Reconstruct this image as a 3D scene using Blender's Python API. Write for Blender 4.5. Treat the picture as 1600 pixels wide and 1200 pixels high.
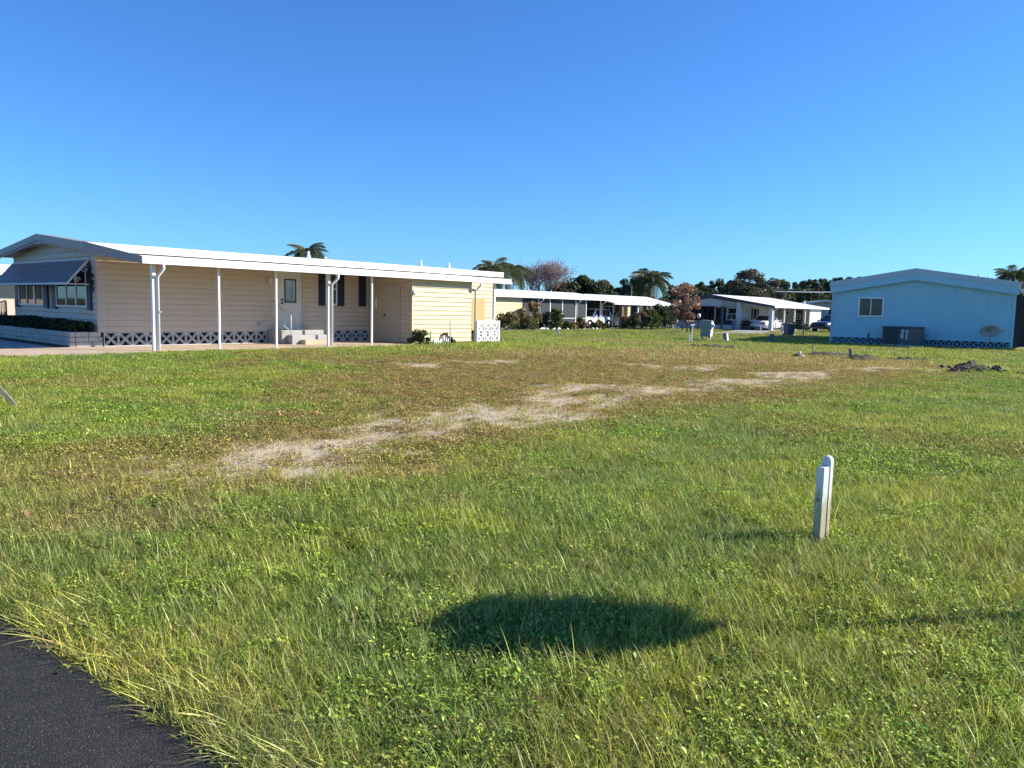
import bpy, math, random
import numpy as np
from mathutils import Vector, Matrix, Euler

for o in list(bpy.data.objects): bpy.data.objects.remove(o)
scene = bpy.context.scene
COL = scene.collection
rnd = random.Random(7)

# ------------------------------------------------------------------ camera
EYE = Vector((0, 0, 1.6)); FPX = 1202.0
PITCH = math.radians(5.65); ROLL = math.radians(1.25)
fwd = Vector((0, math.cos(PITCH), -math.sin(PITCH)))
r0 = Vector((1, 0, 0)); u0 = r0.cross(fwd)
right = math.cos(ROLL)*r0 + math.sin(ROLL)*u0
up = math.cos(ROLL)*u0 - math.sin(ROLL)*r0
cam = bpy.data.cameras.new('camera'); camo = bpy.data.objects.new('camera', cam); COL.objects.link(camo)
cam.sensor_width = 36; cam.lens = FPX/1600*36; cam.clip_start = .05; cam.clip_end = 6000
m = Matrix((right, up, -fwd)).transposed().to_4x4(); m.translation = EYE
camo.matrix_world = m
scene.camera = camo
def gp(px, py, z=0.0):
    "ground point seen at a pixel of the 1600x1200 photograph"
    d = fwd + right*((px-800)/FPX) - up*((py-600)/FPX)
    p = EYE + d*((z-EYE.z)/d.z)
    return (p.x, p.y)

# ------------------------------------------------------------------ sky, sun, exposure
SUN_EL = math.radians(30); SUN_AZ = math.radians(5)          # azimuth counted from +X towards +Y
world = bpy.data.worlds.new('World'); scene.world = world; world.use_nodes = True
wn = world.node_tree.nodes; wl = world.node_tree.links
sky = wn.new('ShaderNodeTexSky'); sky.sky_type = 'NISHITA'; sky.sun_disc = False
sky.sun_elevation = SUN_EL; sky.sun_rotation = math.pi/2 - SUN_AZ
sky.air_density = 1.0; sky.dust_density = .25; sky.ozone_density = 2.5; sky.altitude = 0
wn['Background'].inputs['Strength'].default_value = .088
wb_n = wn.new('ShaderNodeMix'); wb_n.data_type = 'RGBA'; wb_n.blend_type = 'MULTIPLY'; wb_n.inputs[0].default_value = 1   # camera white balance: deep blue clear sky
wl.new(sky.outputs[0], wb_n.inputs[6]); wb_n.inputs[7].default_value = (.375, .755, 1.27, 1)
wl.new(wb_n.outputs[2], wn['Background'].inputs['Color'])
sv = Vector((math.cos(SUN_EL)*math.cos(SUN_AZ), math.cos(SUN_EL)*math.sin(SUN_AZ), math.sin(SUN_EL)))
sl = bpy.data.lights.new('sun', 'SUN'); sl.energy = 5.0; sl.angle = math.radians(.53); sl.color = (1, .93, .82)
so = bpy.data.objects.new('sun', sl); COL.objects.link(so)
so.rotation_euler = sv.to_track_quat('Z', 'Y').to_euler()
scene.view_settings.view_transform = 'Standard'; scene.view_settings.look = 'None'
scene.view_settings.exposure = 0.85; scene.view_settings.gamma = 1
scene.view_settings.use_curve_mapping = False
scene.render.engine = 'CYCLES'
scene.cycles.max_bounces = 4; scene.cycles.transparent_max_bounces = 12

# ------------------------------------------------------------------ mesh helpers
class MB:
    def __init__(s): s.v = []; s.f = []
    def add(s, vs, fs):
        b = len(s.v); s.v += [tuple(v) for v in vs]; s.f += [tuple(b+i for i in f) for f in fs]; return s
    def box(s, x0, x1, y0, y1, z0, z1):
        return s.add([(x0,y0,z0),(x1,y0,z0),(x1,y1,z0),(x0,y1,z0),(x0,y0,z1),(x1,y0,z1),(x1,y1,z1),(x0,y1,z1)],
              [(0,3,2,1),(4,5,6,7),(0,1,5,4),(1,2,6,5),(2,3,7,6),(3,0,4,7)])
    def bbox(s, x0, x1, y0, y1, z0, z1, b=.01):
        "box with chamfered vertical and top edges"
        def ring(i, z): return [(x0+i,y0+b,z),(x0+b,y0+i,z),(x1-b,y0+i,z),(x1-i,y0+b,z),(x1-i,y1-b,z),(x1-b,y1-i,z),(x0+b,y1-i,z),(x0+i,y1-b,z)]
        vs = ring(0,z0)+ring(0,z1-b)+[(x0+b,y0+b,z1),(x0+b+.001,y0+b,z1),(x1-b-.001,y0+b,z1),(x1-b,y0+b,z1),(x1-b,y1-b,z1),(x1-b-.001,y1-b,z1),(x0+b+.001,y1-b,z1),(x0+b,y1-b,z1)]
        fs = [tuple(range(7,-1,-1)), tuple(range(16,24))]
        for k in range(2):
            for i in range(8):
                j = (i+1) % 8; fs.append((k*8+i, k*8+j, k*8+8+j, k*8+8+i))
        return s.add(vs, fs)
    def prism(s, poly, a, b, axis='x'):
        "polygon of 2-D points swept from a to b along an axis (poly in the other two axes)"
        n = len(poly)
        def P(p, t):
            if axis == 'x': return (t, p[0], p[1])
            if axis == 'y': return (p[0], t, p[1])
            return (p[0], p[1], t)
        vs = [P(p,a) for p in poly]+[P(p,b) for p in poly]
        return s.add(vs, [tuple(range(n-1,-1,-1)), tuple(range(n,2*n))]+[(i,(i+1)%n,n+(i+1)%n,n+i) for i in range(n)])
    def tube(s, pts, rad, n=6, cap=True):
        pts = [Vector(p) for p in pts]
        if not hasattr(rad, '__len__'): rad = [rad]*len(pts)
        vs = []; fs = []; ref = None
        for i, p in enumerate(pts):
            t = (pts[min(i+1,len(pts)-1)]-pts[max(i-1,0)]).normalized()
            if ref is None: ref = t.orthogonal().normalized()
            a = (ref - t*ref.dot(t))
            a = a.normalized() if a.length > 1e-6 else t.orthogonal().normalized()
            ref = a; b = t.cross(a)
            for k in range(n):
                th = 2*math.pi*k/n; vs.append(p+(a*math.cos(th)+b*math.sin(th))*rad[i])
        for i in range(len(pts)-1):
            for k in range(n): fs.append((i*n+k, i*n+(k+1)%n, (i+1)*n+(k+1)%n, (i+1)*n+k))
        if cap: fs += [tuple(range(n-1,-1,-1)), tuple(range((len(pts)-1)*n, len(pts)*n))]
        return s.add(vs, fs)
    def lathe(s, prof, c=(0,0,0), n=12, axis='z'):
        vs = []; fs = []
        for r, h in prof:
            for k in range(n):
                th = 2*math.pi*k/n; a, b = r*math.cos(th), r*math.sin(th)
                vs.append({'z':(c[0]+a,c[1]+b,c[2]+h),'x':(c[0]+h,c[1]+a,c[2]+b),'y':(c[0]+b,c[1]+h,c[2]+a)}[axis])
        for i in range(len(prof)-1):
            for k in range(n): fs.append((i*n+k, i*n+(k+1)%n, (i+1)*n+(k+1)%n, (i+1)*n+k))
        fs += [tuple(range(n-1,-1,-1)), tuple(range((len(prof)-1)*n, len(prof)*n))]
        return s.add(vs, fs)
    def build(s, name, mat, parent=None, smooth=False, label=None, loc=None):
        me = bpy.data.meshes.new(name); me.from_pydata(s.v, [], s.f); me.update()
        if smooth: me.polygons.foreach_set('use_smooth', [True]*len(me.polygons))
        me.materials.append(mat)
        return link(name, me, parent, label, loc)
def link(name, me, parent=None, label=None, loc=None, rot=None, scale=None):
    o = bpy.data.objects.new(name, me); COL.objects.link(o)
    if parent is not None: o.parent = parent
    if loc is not None: o.location = loc
    if rot is not None: o.rotation_euler = rot
    if scale is not None: o.scale = scale
    if label: o['label'] = label
    return o
def tag(o, label, cat, group=None):
    o['label'] = label; o['category'] = cat
    if group: o['group'] = group
    return o
def thing(name, label, cat, loc=(0,0,0), rotz=0, group=None):
    o = bpy.data.objects.new(name, None); COL.objects.link(o); o.empty_display_size = .2
    o.location = loc; o.rotation_euler = (0,0,rotz)
    return tag(o, label, cat, group)
def structure(o): o['kind'] = 'structure'; return o
def stuff(o): o['kind'] = 'stuff'; return o
def np_mesh(name, V, Fq, mat, attrs=None, smooth=False):
    "fast mesh from arrays: V (n,3), Fq (m,k)"
    V = np.asarray(V, np.float32); Fq = np.asarray(Fq, np.int32); k = Fq.shape[1]
    me = bpy.data.meshes.new(name)
    me.vertices.add(len(V)); me.vertices.foreach_set('co', V.ravel())
    me.loops.add(Fq.size); me.loops.foreach_set('vertex_index', Fq.ravel())
    me.polygons.add(len(Fq)); me.polygons.foreach_set('loop_start', np.arange(0, Fq.size, k, dtype=np.int32))
    try: me.polygons.foreach_set('loop_total', np.full(len(Fq), k, np.int32))
    except Exception: pass
    for an, av in (attrs or {}).items():
        a = me.attributes.new(an, 'FLOAT', 'POINT'); a.data.foreach_set('value', np.asarray(av, np.float32))
    me.update(calc_edges=True); me.validate()
    if smooth: me.polygons.foreach_set('use_smooth', [True]*len(me.polygons))
    if mat: me.materials.append(mat)
    return me

# value noise in numpy, shared by ground height, ground colour and planting
_tab = np.random.default_rng(3).random((8, 256, 256))
def vn(x, y, scale, seed=0):
    t = _tab[seed % 8]; x = np.asarray(x, float)/scale+seed*17.3; y = np.asarray(y, float)/scale+seed*31.7
    xi = np.floor(x).astype(int); yi = np.floor(y).astype(int); fx = x-xi; fy = y-yi
    fx = fx*fx*(3-2*fx); fy = fy*fy*(3-2*fy)
    a = t[xi%256, yi%256]; b = t[(xi+1)%256, yi%256]; c = t[xi%256, (yi+1)%256]; d = t[(xi+1)%256, (yi+1)%256]
    return (a*(1-fx)+b*fx)*(1-fy)+(c*(1-fx)+d*fx)*fy
def fbm(x, y, scale, seed=0, oct=4):
    s = 0; w = 0
    for i in range(oct):
        k = .55**i; s = s+k*vn(x, y, scale/2**i, seed+i); w += k
    return s/w
def sstep(a, b, x): t = np.clip((x-a)/(b-a), 0, 1); return t*t*(3-2*t)
def poly_sd(x, y, P):
    "signed distance to a polygon, positive inside"
    x = np.asarray(x, float); y = np.asarray(y, float); d = np.full(x.shape, 1e9); ins = np.zeros(x.shape, bool)
    for i in range(len(P)):
        (ax, ay), (bx, by) = P[i], P[(i+1) % len(P)]
        ex, ey = bx-ax, by-ay; t = np.clip(((x-ax)*ex+(y-ay)*ey)/(ex*ex+ey*ey), 0, 1)
        d = np.minimum(d, np.hypot(x-ax-t*ex, y-ay-t*ey))
        c = ((ay > y) != (by > y)) & (x < (bx-ax)*(y-ay)/((by-ay) if by != ay else 1e-9)+ax); ins ^= c
    return np.where(ins, d, -d)
def line_d(x, y, P):
    x = np.asarray(x, float); d = np.full(x.shape, 1e9)
    for (ax, ay), (bx, by) in zip(P[:-1], P[1:]):
        ex, ey = bx-ax, by-ay; t = np.clip(((x-ax)*ex+(y-ay)*ey)/(ex*ex+ey*ey), 0, 1)
        d = np.minimum(d, np.hypot(x-ax-t*ex, y-ay-t*ey))
    return d

# ------------------------------------------------------------------ materials
def new_mat(name):
    mt = bpy.data.materials.new(name); mt.use_nodes = True; nt = mt.node_tree
    for n in list(nt.nodes): nt.nodes.remove(n)
    out = nt.nodes.new('ShaderNodeOutputMaterial')
    return mt, nt, out
def N(nt, typ, **kw):
    n = nt.nodes.new(typ)
    for k, v in kw.items():
        if k in n.inputs: n.inputs[k].default_value = v
        else: setattr(n, k, v)
    return n
def L(nt, a, b): nt.links.new(a, b)
def mixc(nt, fac, a, b, blend='MIX'):
    n = nt.nodes.new('ShaderNodeMix'); n.data_type = 'RGBA'; n.blend_type = blend
    for sock, v in ((n.inputs[0], fac), (n.inputs[6], a), (n.inputs[7], b)):
        if hasattr(v, 'is_output'): L(nt, v, sock)
        elif isinstance(v, (int, float)): sock.default_value = v
        else: sock.default_value = (*v[:3], 1)
    return n.outputs[2]
def ramp(nt, fac, stops):
    n = nt.nodes.new('ShaderNodeValToRGB'); L(nt, fac, n.inputs[0]); e = n.color_ramp.elements
    while len(e) < len(stops): e.new(.5)
    for i, (p, c) in enumerate(stops):
        e[i].position = p; e[i].color = (*c, 1) if hasattr(c, '__len__') else (c, c, c, 1)
    return n.outputs[0]
def noise(nt, scale, detail=4, coord='Object', vec=None, stretch=None, rough=.55):
    if vec is None:
        tc = nt.nodes.new('ShaderNodeTexCoord'); vec = tc.outputs[coord]
    if stretch:
        mp = nt.nodes.new('ShaderNodeMapping'); mp.inputs['Scale'].default_value = stretch; L(nt, vec, mp.inputs[0]); vec = mp.outputs[0]
    n = nt.nodes.new('ShaderNodeTexNoise'); n.inputs['Scale'].default_value = scale; n.inputs['Detail'].default_value = detail
    n.inputs['Roughness'].default_value = rough
    L(nt, vec, n.inputs['Vector']); return n.outputs['Fac']
def bump(nt, h, strength=.3, dist=.01):
    b = N(nt, 'ShaderNodeBump', Strength=strength, Distance=dist); L(nt, h, b.inputs['Height']); return b.outputs[0]
def paint(name, col, rough=.5, var=.1, scale=1.5, dirt=None, dirt_amt=.25, bstr=.08, spec=.35, metal=0, streak=True):
    mt, nt, out = new_mat(name); p = N(nt, 'ShaderNodeBsdfPrincipled', Roughness=rough, Metallic=metal)
    p.inputs['Specular IOR Level'].default_value = spec
    f1 = noise(nt, scale, 5)
    lo = [c*(1-var) for c in col]; hi = [min(1, c*(1+var)) for c in col]
    c = ramp(nt, f1, [(.3, lo), (.7, hi)])
    if dirt_amt:
        f2 = noise(nt, 2.2, 6, stretch=(3, 3, .5) if streak else None)
        dm = ramp(nt, f2, [(.52, 0.), (.78, dirt_amt)])
        c = mixc(nt, dm, c, dirt or [x*.55 for x in col])
    L(nt, c, p.inputs['Base Color'])
    if bstr: L(nt, bump(nt, noise(nt, 40, 3), bstr, .004), p.inputs['Normal'])
    L(nt, p.outputs[0], out.inputs[0]); return mt
M = {}
M['beige'] = paint('beige_vinyl', (.55, .455, .36), .5, .05, .8, dirt=(.3, .25, .2), dirt_amt=.18)
M['cream'] = paint('cream_vinyl', (.60, .50, .30), .5, .04, .8, dirt=(.45, .38, .27), dirt_amt=.15)
M['white'] = paint('white_aluminium', (.80, .79, .76), .42, .03, 1.2, dirt=(.5, .48, .42), dirt_amt=.22)
M['roofwhite'] = paint('white_roof_coating', (.78, .78, .76), .6, .04, .7, dirt=(.48, .47, .44), dirt_amt=.3, streak=False)
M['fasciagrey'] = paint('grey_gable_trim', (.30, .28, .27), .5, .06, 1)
M['trim'] = paint('taupe_trim', (.46, .40, .33), .5, .04, 1)
M['blockgrey'] = paint('painted_concrete_block', (.50, .51, .52), .75, .09, 5, dirt_amt=.35, bstr=.3)
M['blockwhite'] = paint('white_concrete_block', (.78, .78, .75), .75, .05, 5, dirt_amt=.2, bstr=.3)
M['stone'] = paint('weathered_pale_stone', (.42, .39, .34), .8, .16, 6, dirt_amt=.4, bstr=.4)
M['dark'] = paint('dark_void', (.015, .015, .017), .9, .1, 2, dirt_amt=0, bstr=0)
M['navy'] = paint('navy_shutter', (.02, .022, .06), .5, .12, 2, dirt_amt=0)
M['awning'] = paint('blue_grey_awning', (.15, .19, .25), .4, .06, 1.5)
M['ironwhite'] = paint('pale_iron', (.55, .56, .57), .5, .05, 2, dirt_amt=0)
M['ironblack'] = paint('black_iron', (.02, .02, .022), .5, .05, 2, dirt_amt=0)
M['doorwhite'] = paint('off_white_door', (.62, .60, .55), .4, .03, 1, dirt_amt=.08)
M['tan'] = paint('tan_panel', (.56, .36, .14), .55, .05, 1.2)
M['concrete'] = paint('peach_concrete', (.50, .38, .27), .85, .1, 1.2, dirt=(.30, .25, .21), dirt_amt=.4, bstr=.25, streak=False)
M['greyconc'] = paint('grey_concrete', (.36, .35, .33), .85, .1, 1.4, dirt_amt=.35, bstr=.25, streak=False)
M['mulch'] = paint('dark_mulch', (.035, .025, .02), .95, .4, 14, dirt_amt=0, bstr=.8)
M['vent'] = paint('white_vent_cap', (.75, .75, .73), .5, .05, 2)
M['galv'] = paint('galvanised_grey', (.34, .36, .37), .45, .08, 3, spec=.5)
M['utilgreen'] = paint('utility_green', (.20, .26, .24), .5, .08, 2)
M['blueside'] = None
M['bluetrim'] = paint('blue_trim', (.35, .63, .70), .5, .05, 1)
M['bluelight'] = paint('pale_blue_grey_roof_edge', (.50, .58, .61), .5, .05, 1)
M['blueblock'] = paint('blue_block', (.28, .50, .64), .75, .07, 5, bstr=.25)
M['acgreen'] = paint('air_conditioner_casing', (.065, .095, .095), .5, .1, 2)
M['acgrey'] = paint('air_conditioner_panel', (.12, .12, .13), .5, .15, 4)
M['sticker'] = paint('pale_sticker', (.5, .53, .55), .6, .1, 30, dirt_amt=0)
M['dish'] = paint('dish_grey', (.34, .36, .36), .5, .05, 2)
M['wood'] = paint('weathered_wood', (.27, .22, .17), .85, .2, 8, bstr=.4)
M['bark'] = paint('bark', (.12, .09, .07), .95, .3, 9, bstr=.8)
M['palmbark'] = paint('palm_bark', (.20, .15, .11), .95, .25, 9, bstr=.8)
M['soil'] = paint('dark_turned_soil', (.055, .042, .032), .95, .5, 11, dirt=(.22, .18, .13), dirt_amt=.6, bstr=.9, streak=False)
M['greenhouse'] = paint('sage_siding', (.33, .37, .33), .6, .05, 1)
M['charcoal'] = paint('charcoal_trim', (.035, .04, .05), .5, .1, 1)
M['greysiding'] = paint('pale_grey_siding', (.55, .55, .53), .55, .05, 1)
M['carportwall'] = paint('greige_siding', (.42, .39, .35), .55, .05, 1)
M['brownwall'] = paint('brown_panelling', (.18, .12, .085), .6, .1, 1.5)
M['paper'] = paint('bleached_stone', (.72, .70, .66), .8, .08, 4)
M['terracotta'] = paint('terracotta', (.35, .15, .08), .8, .12, 5)
M['binblue'] = paint('slate_plastic', (.10, .13, .16), .5, .06, 2)
M['rubber'] = paint('tyre_rubber', (.02, .02, .02), .8, .1, 4, dirt_amt=0)
M['rim'] = paint('alloy_rim', (.5, .5, .52), .3, .05, 4, metal=.8, dirt_amt=0)
M['black'] = paint('black_plastic', (.02, .02, .023), .5, .1, 3, dirt_amt=0)

def car_paint(name, col):
    mt, nt, out = new_mat(name); p = N(nt, 'ShaderNodeBsdfPrincipled', Roughness=.35)
    p.inputs['Base Color'].default_value = (*col, 1); p.inputs['Coat Weight'].default_value = .8; p.inputs['Coat Roughness'].default_value = .06
    L(nt, p.outputs[0], out.inputs[0]); return mt
M['carwhite'] = car_paint('white_car_paint', (.78, .78, .76)); M['cardark'] = car_paint('dark_car_paint', (.025, .03, .04))
def glass(name, col=(.02, .025, .03), rough=.03, spec=.9):
    mt, nt, out = new_mat(name); p = N(nt, 'ShaderNodeBsdfPrincipled', Roughness=rough)
    p.inputs['Specular IOR Level'].default_value = spec
    L(nt, ramp(nt, noise(nt, .9, 2), [(.35, [c*.5 for c in col]), (.7, [c*1.6 for c in col])]), p.inputs['Base Color'])
    L(nt, bump(nt, noise(nt, .7, 1), .06, .05), p.inputs['Normal'])
    L(nt, p.outputs[0], out.inputs[0]); return mt
M['glass'] = glass('window_glass', spec=.55); M['glasslight'] = glass('door_glass', (.22, .27, .29), .08, .6); M['carglass'] = glass('car_glass', (.015, .018, .02))
M['greenglass'] = glass('green_glass', (.03, .055, .05))
def lens_mat(name, col):
    mt, nt, out = new_mat(name); p = N(nt, 'ShaderNodeBsdfPrincipled', Roughness=.15); p.inputs['Base Color'].default_value = (*col, 1)
    L(nt, p.outputs[0], out.inputs[0]); return mt
M['redlens'] = lens_mat('tail_lamp', (.18, .015, .015)); M['clearlens'] = lens_mat('head_lamp', (.5, .52, .55))
def screen_mat():
    mt, nt, out = new_mat('insect_screen'); d = N(nt, 'ShaderNodeBsdfDiffuse'); d.inputs[0].default_value = (.10, .11, .12, 1)
    t = N(nt, 'ShaderNodeBsdfTransparent'); mx = N(nt, 'ShaderNodeMixShader'); mx.inputs[0].default_value = .42
    L(nt, d.outputs[0], mx.inputs[1]); L(nt, t.outputs[0], mx.inputs[2]); L(nt, mx.outputs[0], out.inputs[0]); return mt
M['screen'] = screen_mat()
def grooved(name, col, sp):
    "vertical grooved panel siding, grooves as fine relief"
    mt, nt, out = new_mat(name); p = N(nt, 'ShaderNodeBsdfPrincipled', Roughness=.5); p.inputs['Specular IOR Level'].default_value = .35
    c = ramp(nt, noise(nt, .6, 5), [(.3, [x*.93 for x in col]), (.7, [x*1.05 for x in col])])
    dm = ramp(nt, noise(nt, 1.8, 6, stretch=(3, 3, .4)), [(.5, 0.), (.8, .25)])
    c = mixc(nt, dm, c, [x*.7 for x in col]); L(nt, c, p.inputs['Base Color'])
    tc = N(nt, 'ShaderNodeTexCoord'); w = N(nt, 'ShaderNodeTexWave', Scale=1/sp*.31416*1.0); w.bands_direction = 'Y'; w.wave_profile = 'SIN'
    L(nt, tc.outputs['Object'], w.inputs['Vector']); g = ramp(nt, w.outputs['Fac'], [(0., 0.), (.12, 1.)])
    L(nt, bump(nt, g, .9, .02), p.inputs['Normal']); L(nt, p.outputs[0], out.inputs[0]); return mt
M['blueside'] = grooved('blue_grooved_siding', (.165, .36, .545), .2)

def leaf_mat(name, stops, trans=.3, gloss=.02):
    mt, nt, out = new_mat(name); a = N(nt, 'ShaderNodeAttribute'); a.attribute_name = 'lv'
    c = ramp(nt, a.outputs['Fac'], stops)
    d = N(nt, 'ShaderNodeBsdfDiffuse'); t = N(nt, 'ShaderNodeBsdfTranslucent'); mx = N(nt, 'ShaderNodeMixShader'); mx.inputs[0].default_value = trans
    L(nt, c, d.inputs[0]); L(nt, c, t.inputs[0]); L(nt, d.outputs[0], mx.inputs[1]); L(nt, t.outputs[0], mx.inputs[2])
    g = N(nt, 'ShaderNodeBsdfGlossy', Roughness=.4); m2 = N(nt, 'ShaderNodeMixShader'); m2.inputs[0].default_value = gloss
    L(nt, mx.outputs[0], m2.inputs[1]); L(nt, g.outputs[0], m2.inputs[2]); L(nt, m2.outputs[0], out.inputs[0]); return mt
M['pine'] = leaf_mat('pine_needles', [(0, (.035, .055, .03)), (.6, (.075, .10, .05)), (1, (.15, .16, .085))])
M['oak'] = leaf_mat('dark_foliage', [(0, (.03, .045, .022)), (.6, (.065, .09, .04)), (1, (.14, .14, .07))])
M['mixedleaf'] = leaf_mat('brown_green_foliage', [(0, (.05, .062, .03)), (.5, (.10, .10, .055)), (1, (.21, .155, .10))])
M['rust'] = leaf_mat('rust_foliage', [(0, (.16, .10, .055)), (.5, (.34, .19, .12)), (1, (.46, .29, .19))])
M['twig'] = leaf_mat('pinkish_twigs', [(0, (.24, .185, .17)), (.5, (.38, .29, .26)), (1, (.52, .41, .37))], .1, 0)
M['palmleaf'] = leaf_mat('palm_leaflets', [(0, (.045, .065, .03)), (.6, (.10, .125, .05)), (1, (.22, .20, .10))], .3, .02)
M['shrubgreen'] = leaf_mat('shrub_green', [(0, (.05, .075, .025)), (.6, (.12, .15, .045)), (1, (.26, .25, .09))])
M['shrubrust'] = leaf_mat('shrub_rust', [(0, (.06, .09, .03)), (.42, (.15, .16, .05)), (.6, (.32, .21, .09)), (1, (.52, .30, .19))])
M['hedge'] = leaf_mat('hedge_leaf', [(0, (.015, .03, .015)), (.6, (.03, .055, .028)), (1, (.06, .085, .04))])
M['deadleaf'] = leaf_mat('dead_leaf', [(0, (.26, .14, .06)), (1, (.50, .31, .14))])

# ------------------------------------------------------------------ the lot: height, wear and planting maps
HA = math.atan2(.755, .656)                     # direction of the homes' long sides
D = Vector((math.cos(HA), math.sin(HA), 0)); DN = Vector((-D.y, D.x, 0))
PAD = .25; H0 = Vector((-11.75, 21.8, PAD))      # front corner of the beige home
def house_local(x, y):
    dx = x-H0.x; dy = y-H0.y; return dx*D.x+dy*D.y, dx*DN.x+dy*DN.y
def gz(x, y):
    x = np.asarray(x, float); y = np.asarray(y, float); lx, ly = house_local(x, y)
    d = np.hypot(np.maximum(np.maximum(-9-lx, lx-15), 0), np.maximum(np.maximum(-3.2-ly, ly-12), 0))
    rise = (PAD-.03)*(1-sstep(.0, 11, d))
    far = sstep(70, 50, y)
    und = ((fbm(x, y, 5, 1, 3)-.5)*.10+(fbm(x, y, .9, 4, 2)-.5)*.07)*sstep(0., 1.5, d)*far
    return rise+und
def gz1(x, y): return float(gz(np.array([x]), np.array([y]))[0])
SAND1 = [gp(*p) for p in ((335,725),(420,706),(520,700),(620,687),(700,668),(760,652),(900,630),(1040,612),(1170,597),(1260,583),(1350,575),(1440,577))]
SAND2 = [gp(*p) for p in ((470,716),(560,692),(640,672),(720,655),(850,645))]
SAND3 = [gp(*p) for p in ((870,612),(930,606),(985,612))]
SAND4 = [gp(*p) for p in ((660,576),(720,572),(790,570))]
SAND5 = [gp(*p) for p in ((1000,572),(1060,577),(1130,572))]
BROWN = [gp(*p) for p in ((0,790),(180,790),(330,760),(520,745),(640,722),(800,682),(960,655),(1200,625),(1440,585),(1470,572),(1380,560),(1300,556),(1100,549),(900,551),(700,560),(560,570),(480,600),(560,640),(400,665),(250,690),(0,700))]
BROWN2 = [gp(*p) for p in ((330,585),(480,575),(560,560),(400,563))]
RE = Vector((-1.90, 3.26, 0))                    # a point on the road's edge; the road runs across the homes' fronts
RDV = Vector((-.797, .604, 0))                   # the edge line as it runs past the lot
ROADE = [((RE+RDV*t).x, (RE+RDV*t).y) for t in (70, 30, 12, 6, 3, 0, -3, -6, -12, -30, -70)]
ROADF = [((RE+RDV*t-D*6.5).x, (RE+RDV*t-D*6.5).y) for t in (-70, 70)]
ROAD = ROADE+ROADF
def maps(x, y):
    w = (fbm(x, y, 1.1, 2, 4)-.5); w2 = (fbm(x, y, .30, 5, 4)-.5)
    s = np.maximum.reduce([
        .92*(1-sstep(.05, 1.5, line_d(x, y, SAND1)+w*2.3+w2*2.6+.25*sstep(15, 20, y))),
        1-sstep(.20, 1.4, line_d(x, y, SAND2)+w*2.6+w2*2.8),
        .85*(1-sstep(.15, 1.0, line_d(x, y, SAND3)+w*2.2+w2)),
        .75*(1-sstep(.1, .8, line_d(x, y, SAND4)+w*2.2+w2)),
        .7*(1-sstep(.1, 1.0, line_d(x, y, SAND5)+w*2.5+w2))])
    dry = (.92-.25*sstep(-1.5, -3.5, x)*sstep(11, 8, y))*sstep(-1.7, 1.1, poly_sd(x, y, BROWN)+w*3.6+w2*2)
    dry = np.maximum(dry, .75*sstep(-.6, .8, poly_sd(x, y, BROWN2)+w*3))
    dry = np.maximum(dry, sstep(.62, .8, fbm(x, y, 2.6, 6, 3))*.45*sstep(4, 9, y))
    dry = np.maximum(dry, .62*sstep(.50, .66, fbm(x, y*1.8, 7, 4, 3))*sstep(24, 36, y))
    lim = sstep(95, 60, y)
    road = poly_sd(x, y, ROAD)
    return s*lim, np.clip(dry, 0, 1)*lim, road

# ground sheet: fine over the lot, coarse out to the horizon
def axis(lo, hi, step, far):
    a = list(np.arange(lo, hi+1e-6, step)); g = step; v = hi
    while v < far: g *= 1.35; v += g; a.append(v)
    g = step; v = lo
    while v > -far: g *= 1.35; v -= g; a.insert(0, v)
    return np.array(a)
gxs = axis(-14, 18, .14, 3000); gys = axis(1.5, 36, .14, 3000)
GX, GY = np.meshgrid(gxs, gys, indexing='ij'); fx, fy = GX.ravel(), GY.ravel()
GS, GD, GR = maps(fx, fy)
GZ = gz(fx, fy)-.035*sstep(-.05, .12, GR)-.012*GS
nx, ny = len(gxs), len(gys); ii = np.arange(nx*ny).reshape(nx, ny)
FQ = np.stack([ii[:-1,:-1], ii[1:,:-1], ii[1:,1:], ii[:-1,1:]], -1).reshape(-1, 4)
def ground_mat():
    mt, nt, out = new_mat('lawn_soil'); p = N(nt, 'ShaderNodeBsdfPrincipled', Roughness=.95); p.inputs['Specular IOR Level'].default_value = .1
    sa = N(nt, 'ShaderNodeAttribute'); sa.attribute_name = 'sand'; dr = N(nt, 'ShaderNodeAttribute'); dr.attribute_name = 'dry'
    n1 = noise(nt, 1.3, 6); n2 = noise(nt, 9, 5); n3 = noise(nt, 60, 3)
    green = ramp(nt, n1, [(.3, (.05, .05, .016)), (.55, (.085, .088, .025)), (.75, (.14, .13, .04))])
    brown = ramp(nt, n2, [(.3, (.13, .095, .045)), (.55, (.24, .17, .08)), (.8, (.36, .27, .14))])
    sand = ramp(nt, n3, [(.3, (.36, .28, .18)), (.55, (.56, .46, .31)), (.85, (.68, .58, .41))])
    def addn(a, nz, k):
        m1 = N(nt, 'ShaderNodeMath', operation='MULTIPLY_ADD'); L(nt, nz, m1.inputs[0]); m1.inputs[1].default_value = k; L(nt, a, m1.inputs[2])
        m2 = N(nt, 'ShaderNodeMath', operation='SUBTRACT'); L(nt, m1.outputs[0], m2.inputs[0]); m2.inputs[1].default_value = k*.5; return m2.outputs[0]
    f1 = ramp(nt, addn(dr.outputs['Fac'], n2, .8), [(.2, 0.), (.7, 1.)])
    f2 = ramp(nt, addn(addn(sa.outputs['Fac'], n2, .9), noise(nt, 28, 4), .6), [(.22, 0.), (.75, 1.)])
    c = mixc(nt, f2, mixc(nt, f1, green, brown), sand); L(nt, c, p.inputs['Base Color'])
    L(nt, bump(nt, n3, .7, .03), p.inputs['Normal']); L(nt, p.outputs[0], out.inputs[0]); return mt
gme = np_mesh('ground', np.stack([fx, fy, GZ], -1), FQ, ground_mat(), {'sand': GS, 'dry': GD}, True)
structure(link('ground', gme))
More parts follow.
